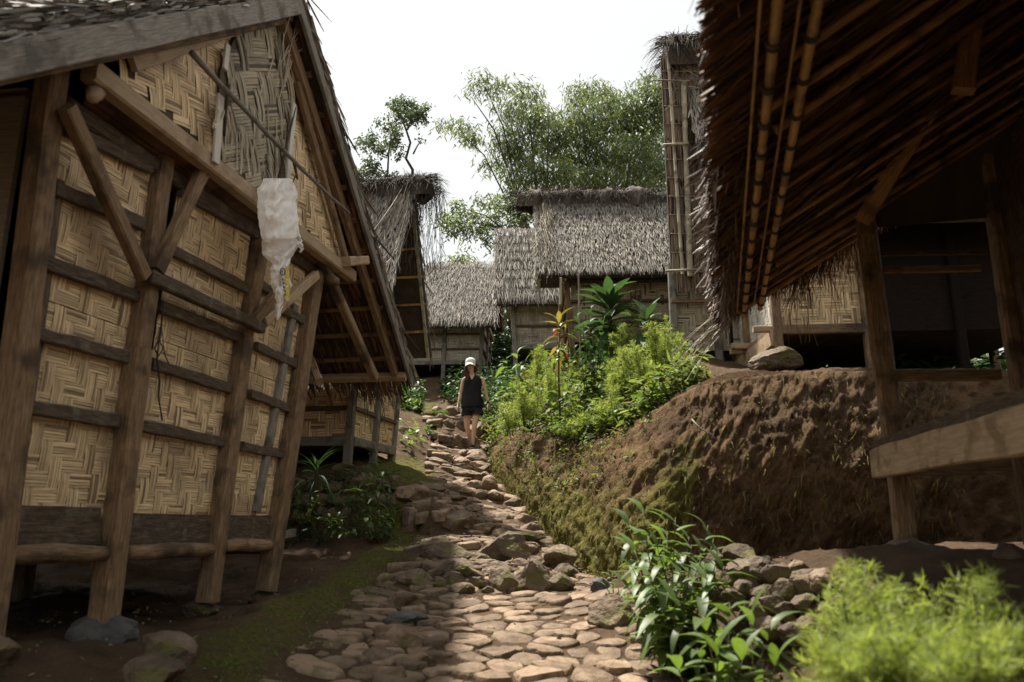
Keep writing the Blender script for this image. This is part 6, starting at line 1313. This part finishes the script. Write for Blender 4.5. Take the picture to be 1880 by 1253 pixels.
k = 200; base = hc + V3(.085, -.0, -.02) + RNG.normal(0, 1, (k, 3)) * V3(.01, .02, .02); hair(mb, base, np.tile(V3(.1, 0, -1), (k, 1)) + RNG.normal(0, .12, (k, 3)), RNG.uniform(.08, .15, k), .008, .05)
wpart('hair', mb, hairm)['kind'] = 'stuff'
mb = MB(); vn = [wp(861.0, 691.5, -.085), wp(870.5, 691.5, -.085), wp(868, 697, -.115), wp(865.5, 701.5, -.132), wp(863, 697, -.115)]; mb.add(vn + [p + V3(0, .02, 0) for p in vn], [(0, 1, 2, 3, 4), (9, 8, 7, 6, 5)], None, .5); wpart('neckline', mb, skin)
fc = wp(863, 677.5, -.075)
mb = MB(); mb.add([fc + V3(*p) for p in [(-.012, -.078, -.018), (.012, -.078, -.018), (0, -.1, -.02), (0, -.078, .02), (0, -.08, -.028)]], [(0, 2, 3), (2, 1, 3), (0, 4, 2), (4, 1, 2)], None, .5, True); wpart('nose', mb, skin)
for s in (-1, 1): mb = MB(); v_, f_ = ICO[1]; mb.add(v_ * V3(.013, .006, .005) + fc + V3(s * .028, -.080, .012), f_, None, .5, True); wpart('eye', mb, M['ijuk'])
mb = MB(); mb.add(v_ * V3(.022, .006, .006) + fc + V3(0, -.078, -.04), f_, None, .5, True); wpart('mouth', mb, mk('lips', [(.3, .1, .08), (.34, .12, .1)], 5, bump=0, rndamt=0))
for s in (-1, 1): mb = MB(); mb.add(v_ * V3(.007, .016, .026) + fc + V3(s * .07, .0, .0), f_, None, .5, True); wpart('ear', mb, skin)
for an, yw in (((866, 816, .22), .15), ((868.5, 818, -.10), -.1)):
    c = wp(*an) + V3(0, -.05, -.045); mb = MB(); v2, f2 = ICO[2]; q = v2 * V3(.045, .125, .04); q[:, 2] = np.where(q[:, 2] < -.02, -.02, q[:, 2]) + np.where(v2[:, 1] > .2, .02, 0) * 1.0
    mb.add(q + c, f2, None, .5, True); sho = wpart('shoe', mb, blackcloth)
    mb = MB(); q = v2 * V3(.047, .128, .012); mb.add(q + c - V3(0, 0, .024), f2, None, .5, True); me = mb.mesh('sole'); me.materials.append(capm); so = bpy.data.objects.new('sole', me); link(so, sho)
wr_ = wp(894.5, 741, -.01); wpart('wristwatch', loft([(wr_ + V3(0, 0, -.018), .028, .03), (wr_ + V3(0, 0, .018), .029, .031)], 14), blackcloth)
ph = wp(842.5, 753, -.06); mb = MB(); beam(mb, ph + V3(0, 0, -.07), ph + V3(.004, .01, .07), .012, .07, V3(0, -1, 0), rough=0, seg=1); part_ = part('phone', mb, blackcloth, None, 'dark phone held in the right hand of the walking woman', 'phone'); part_.location = tuple(np.array(part_.location) + wf)
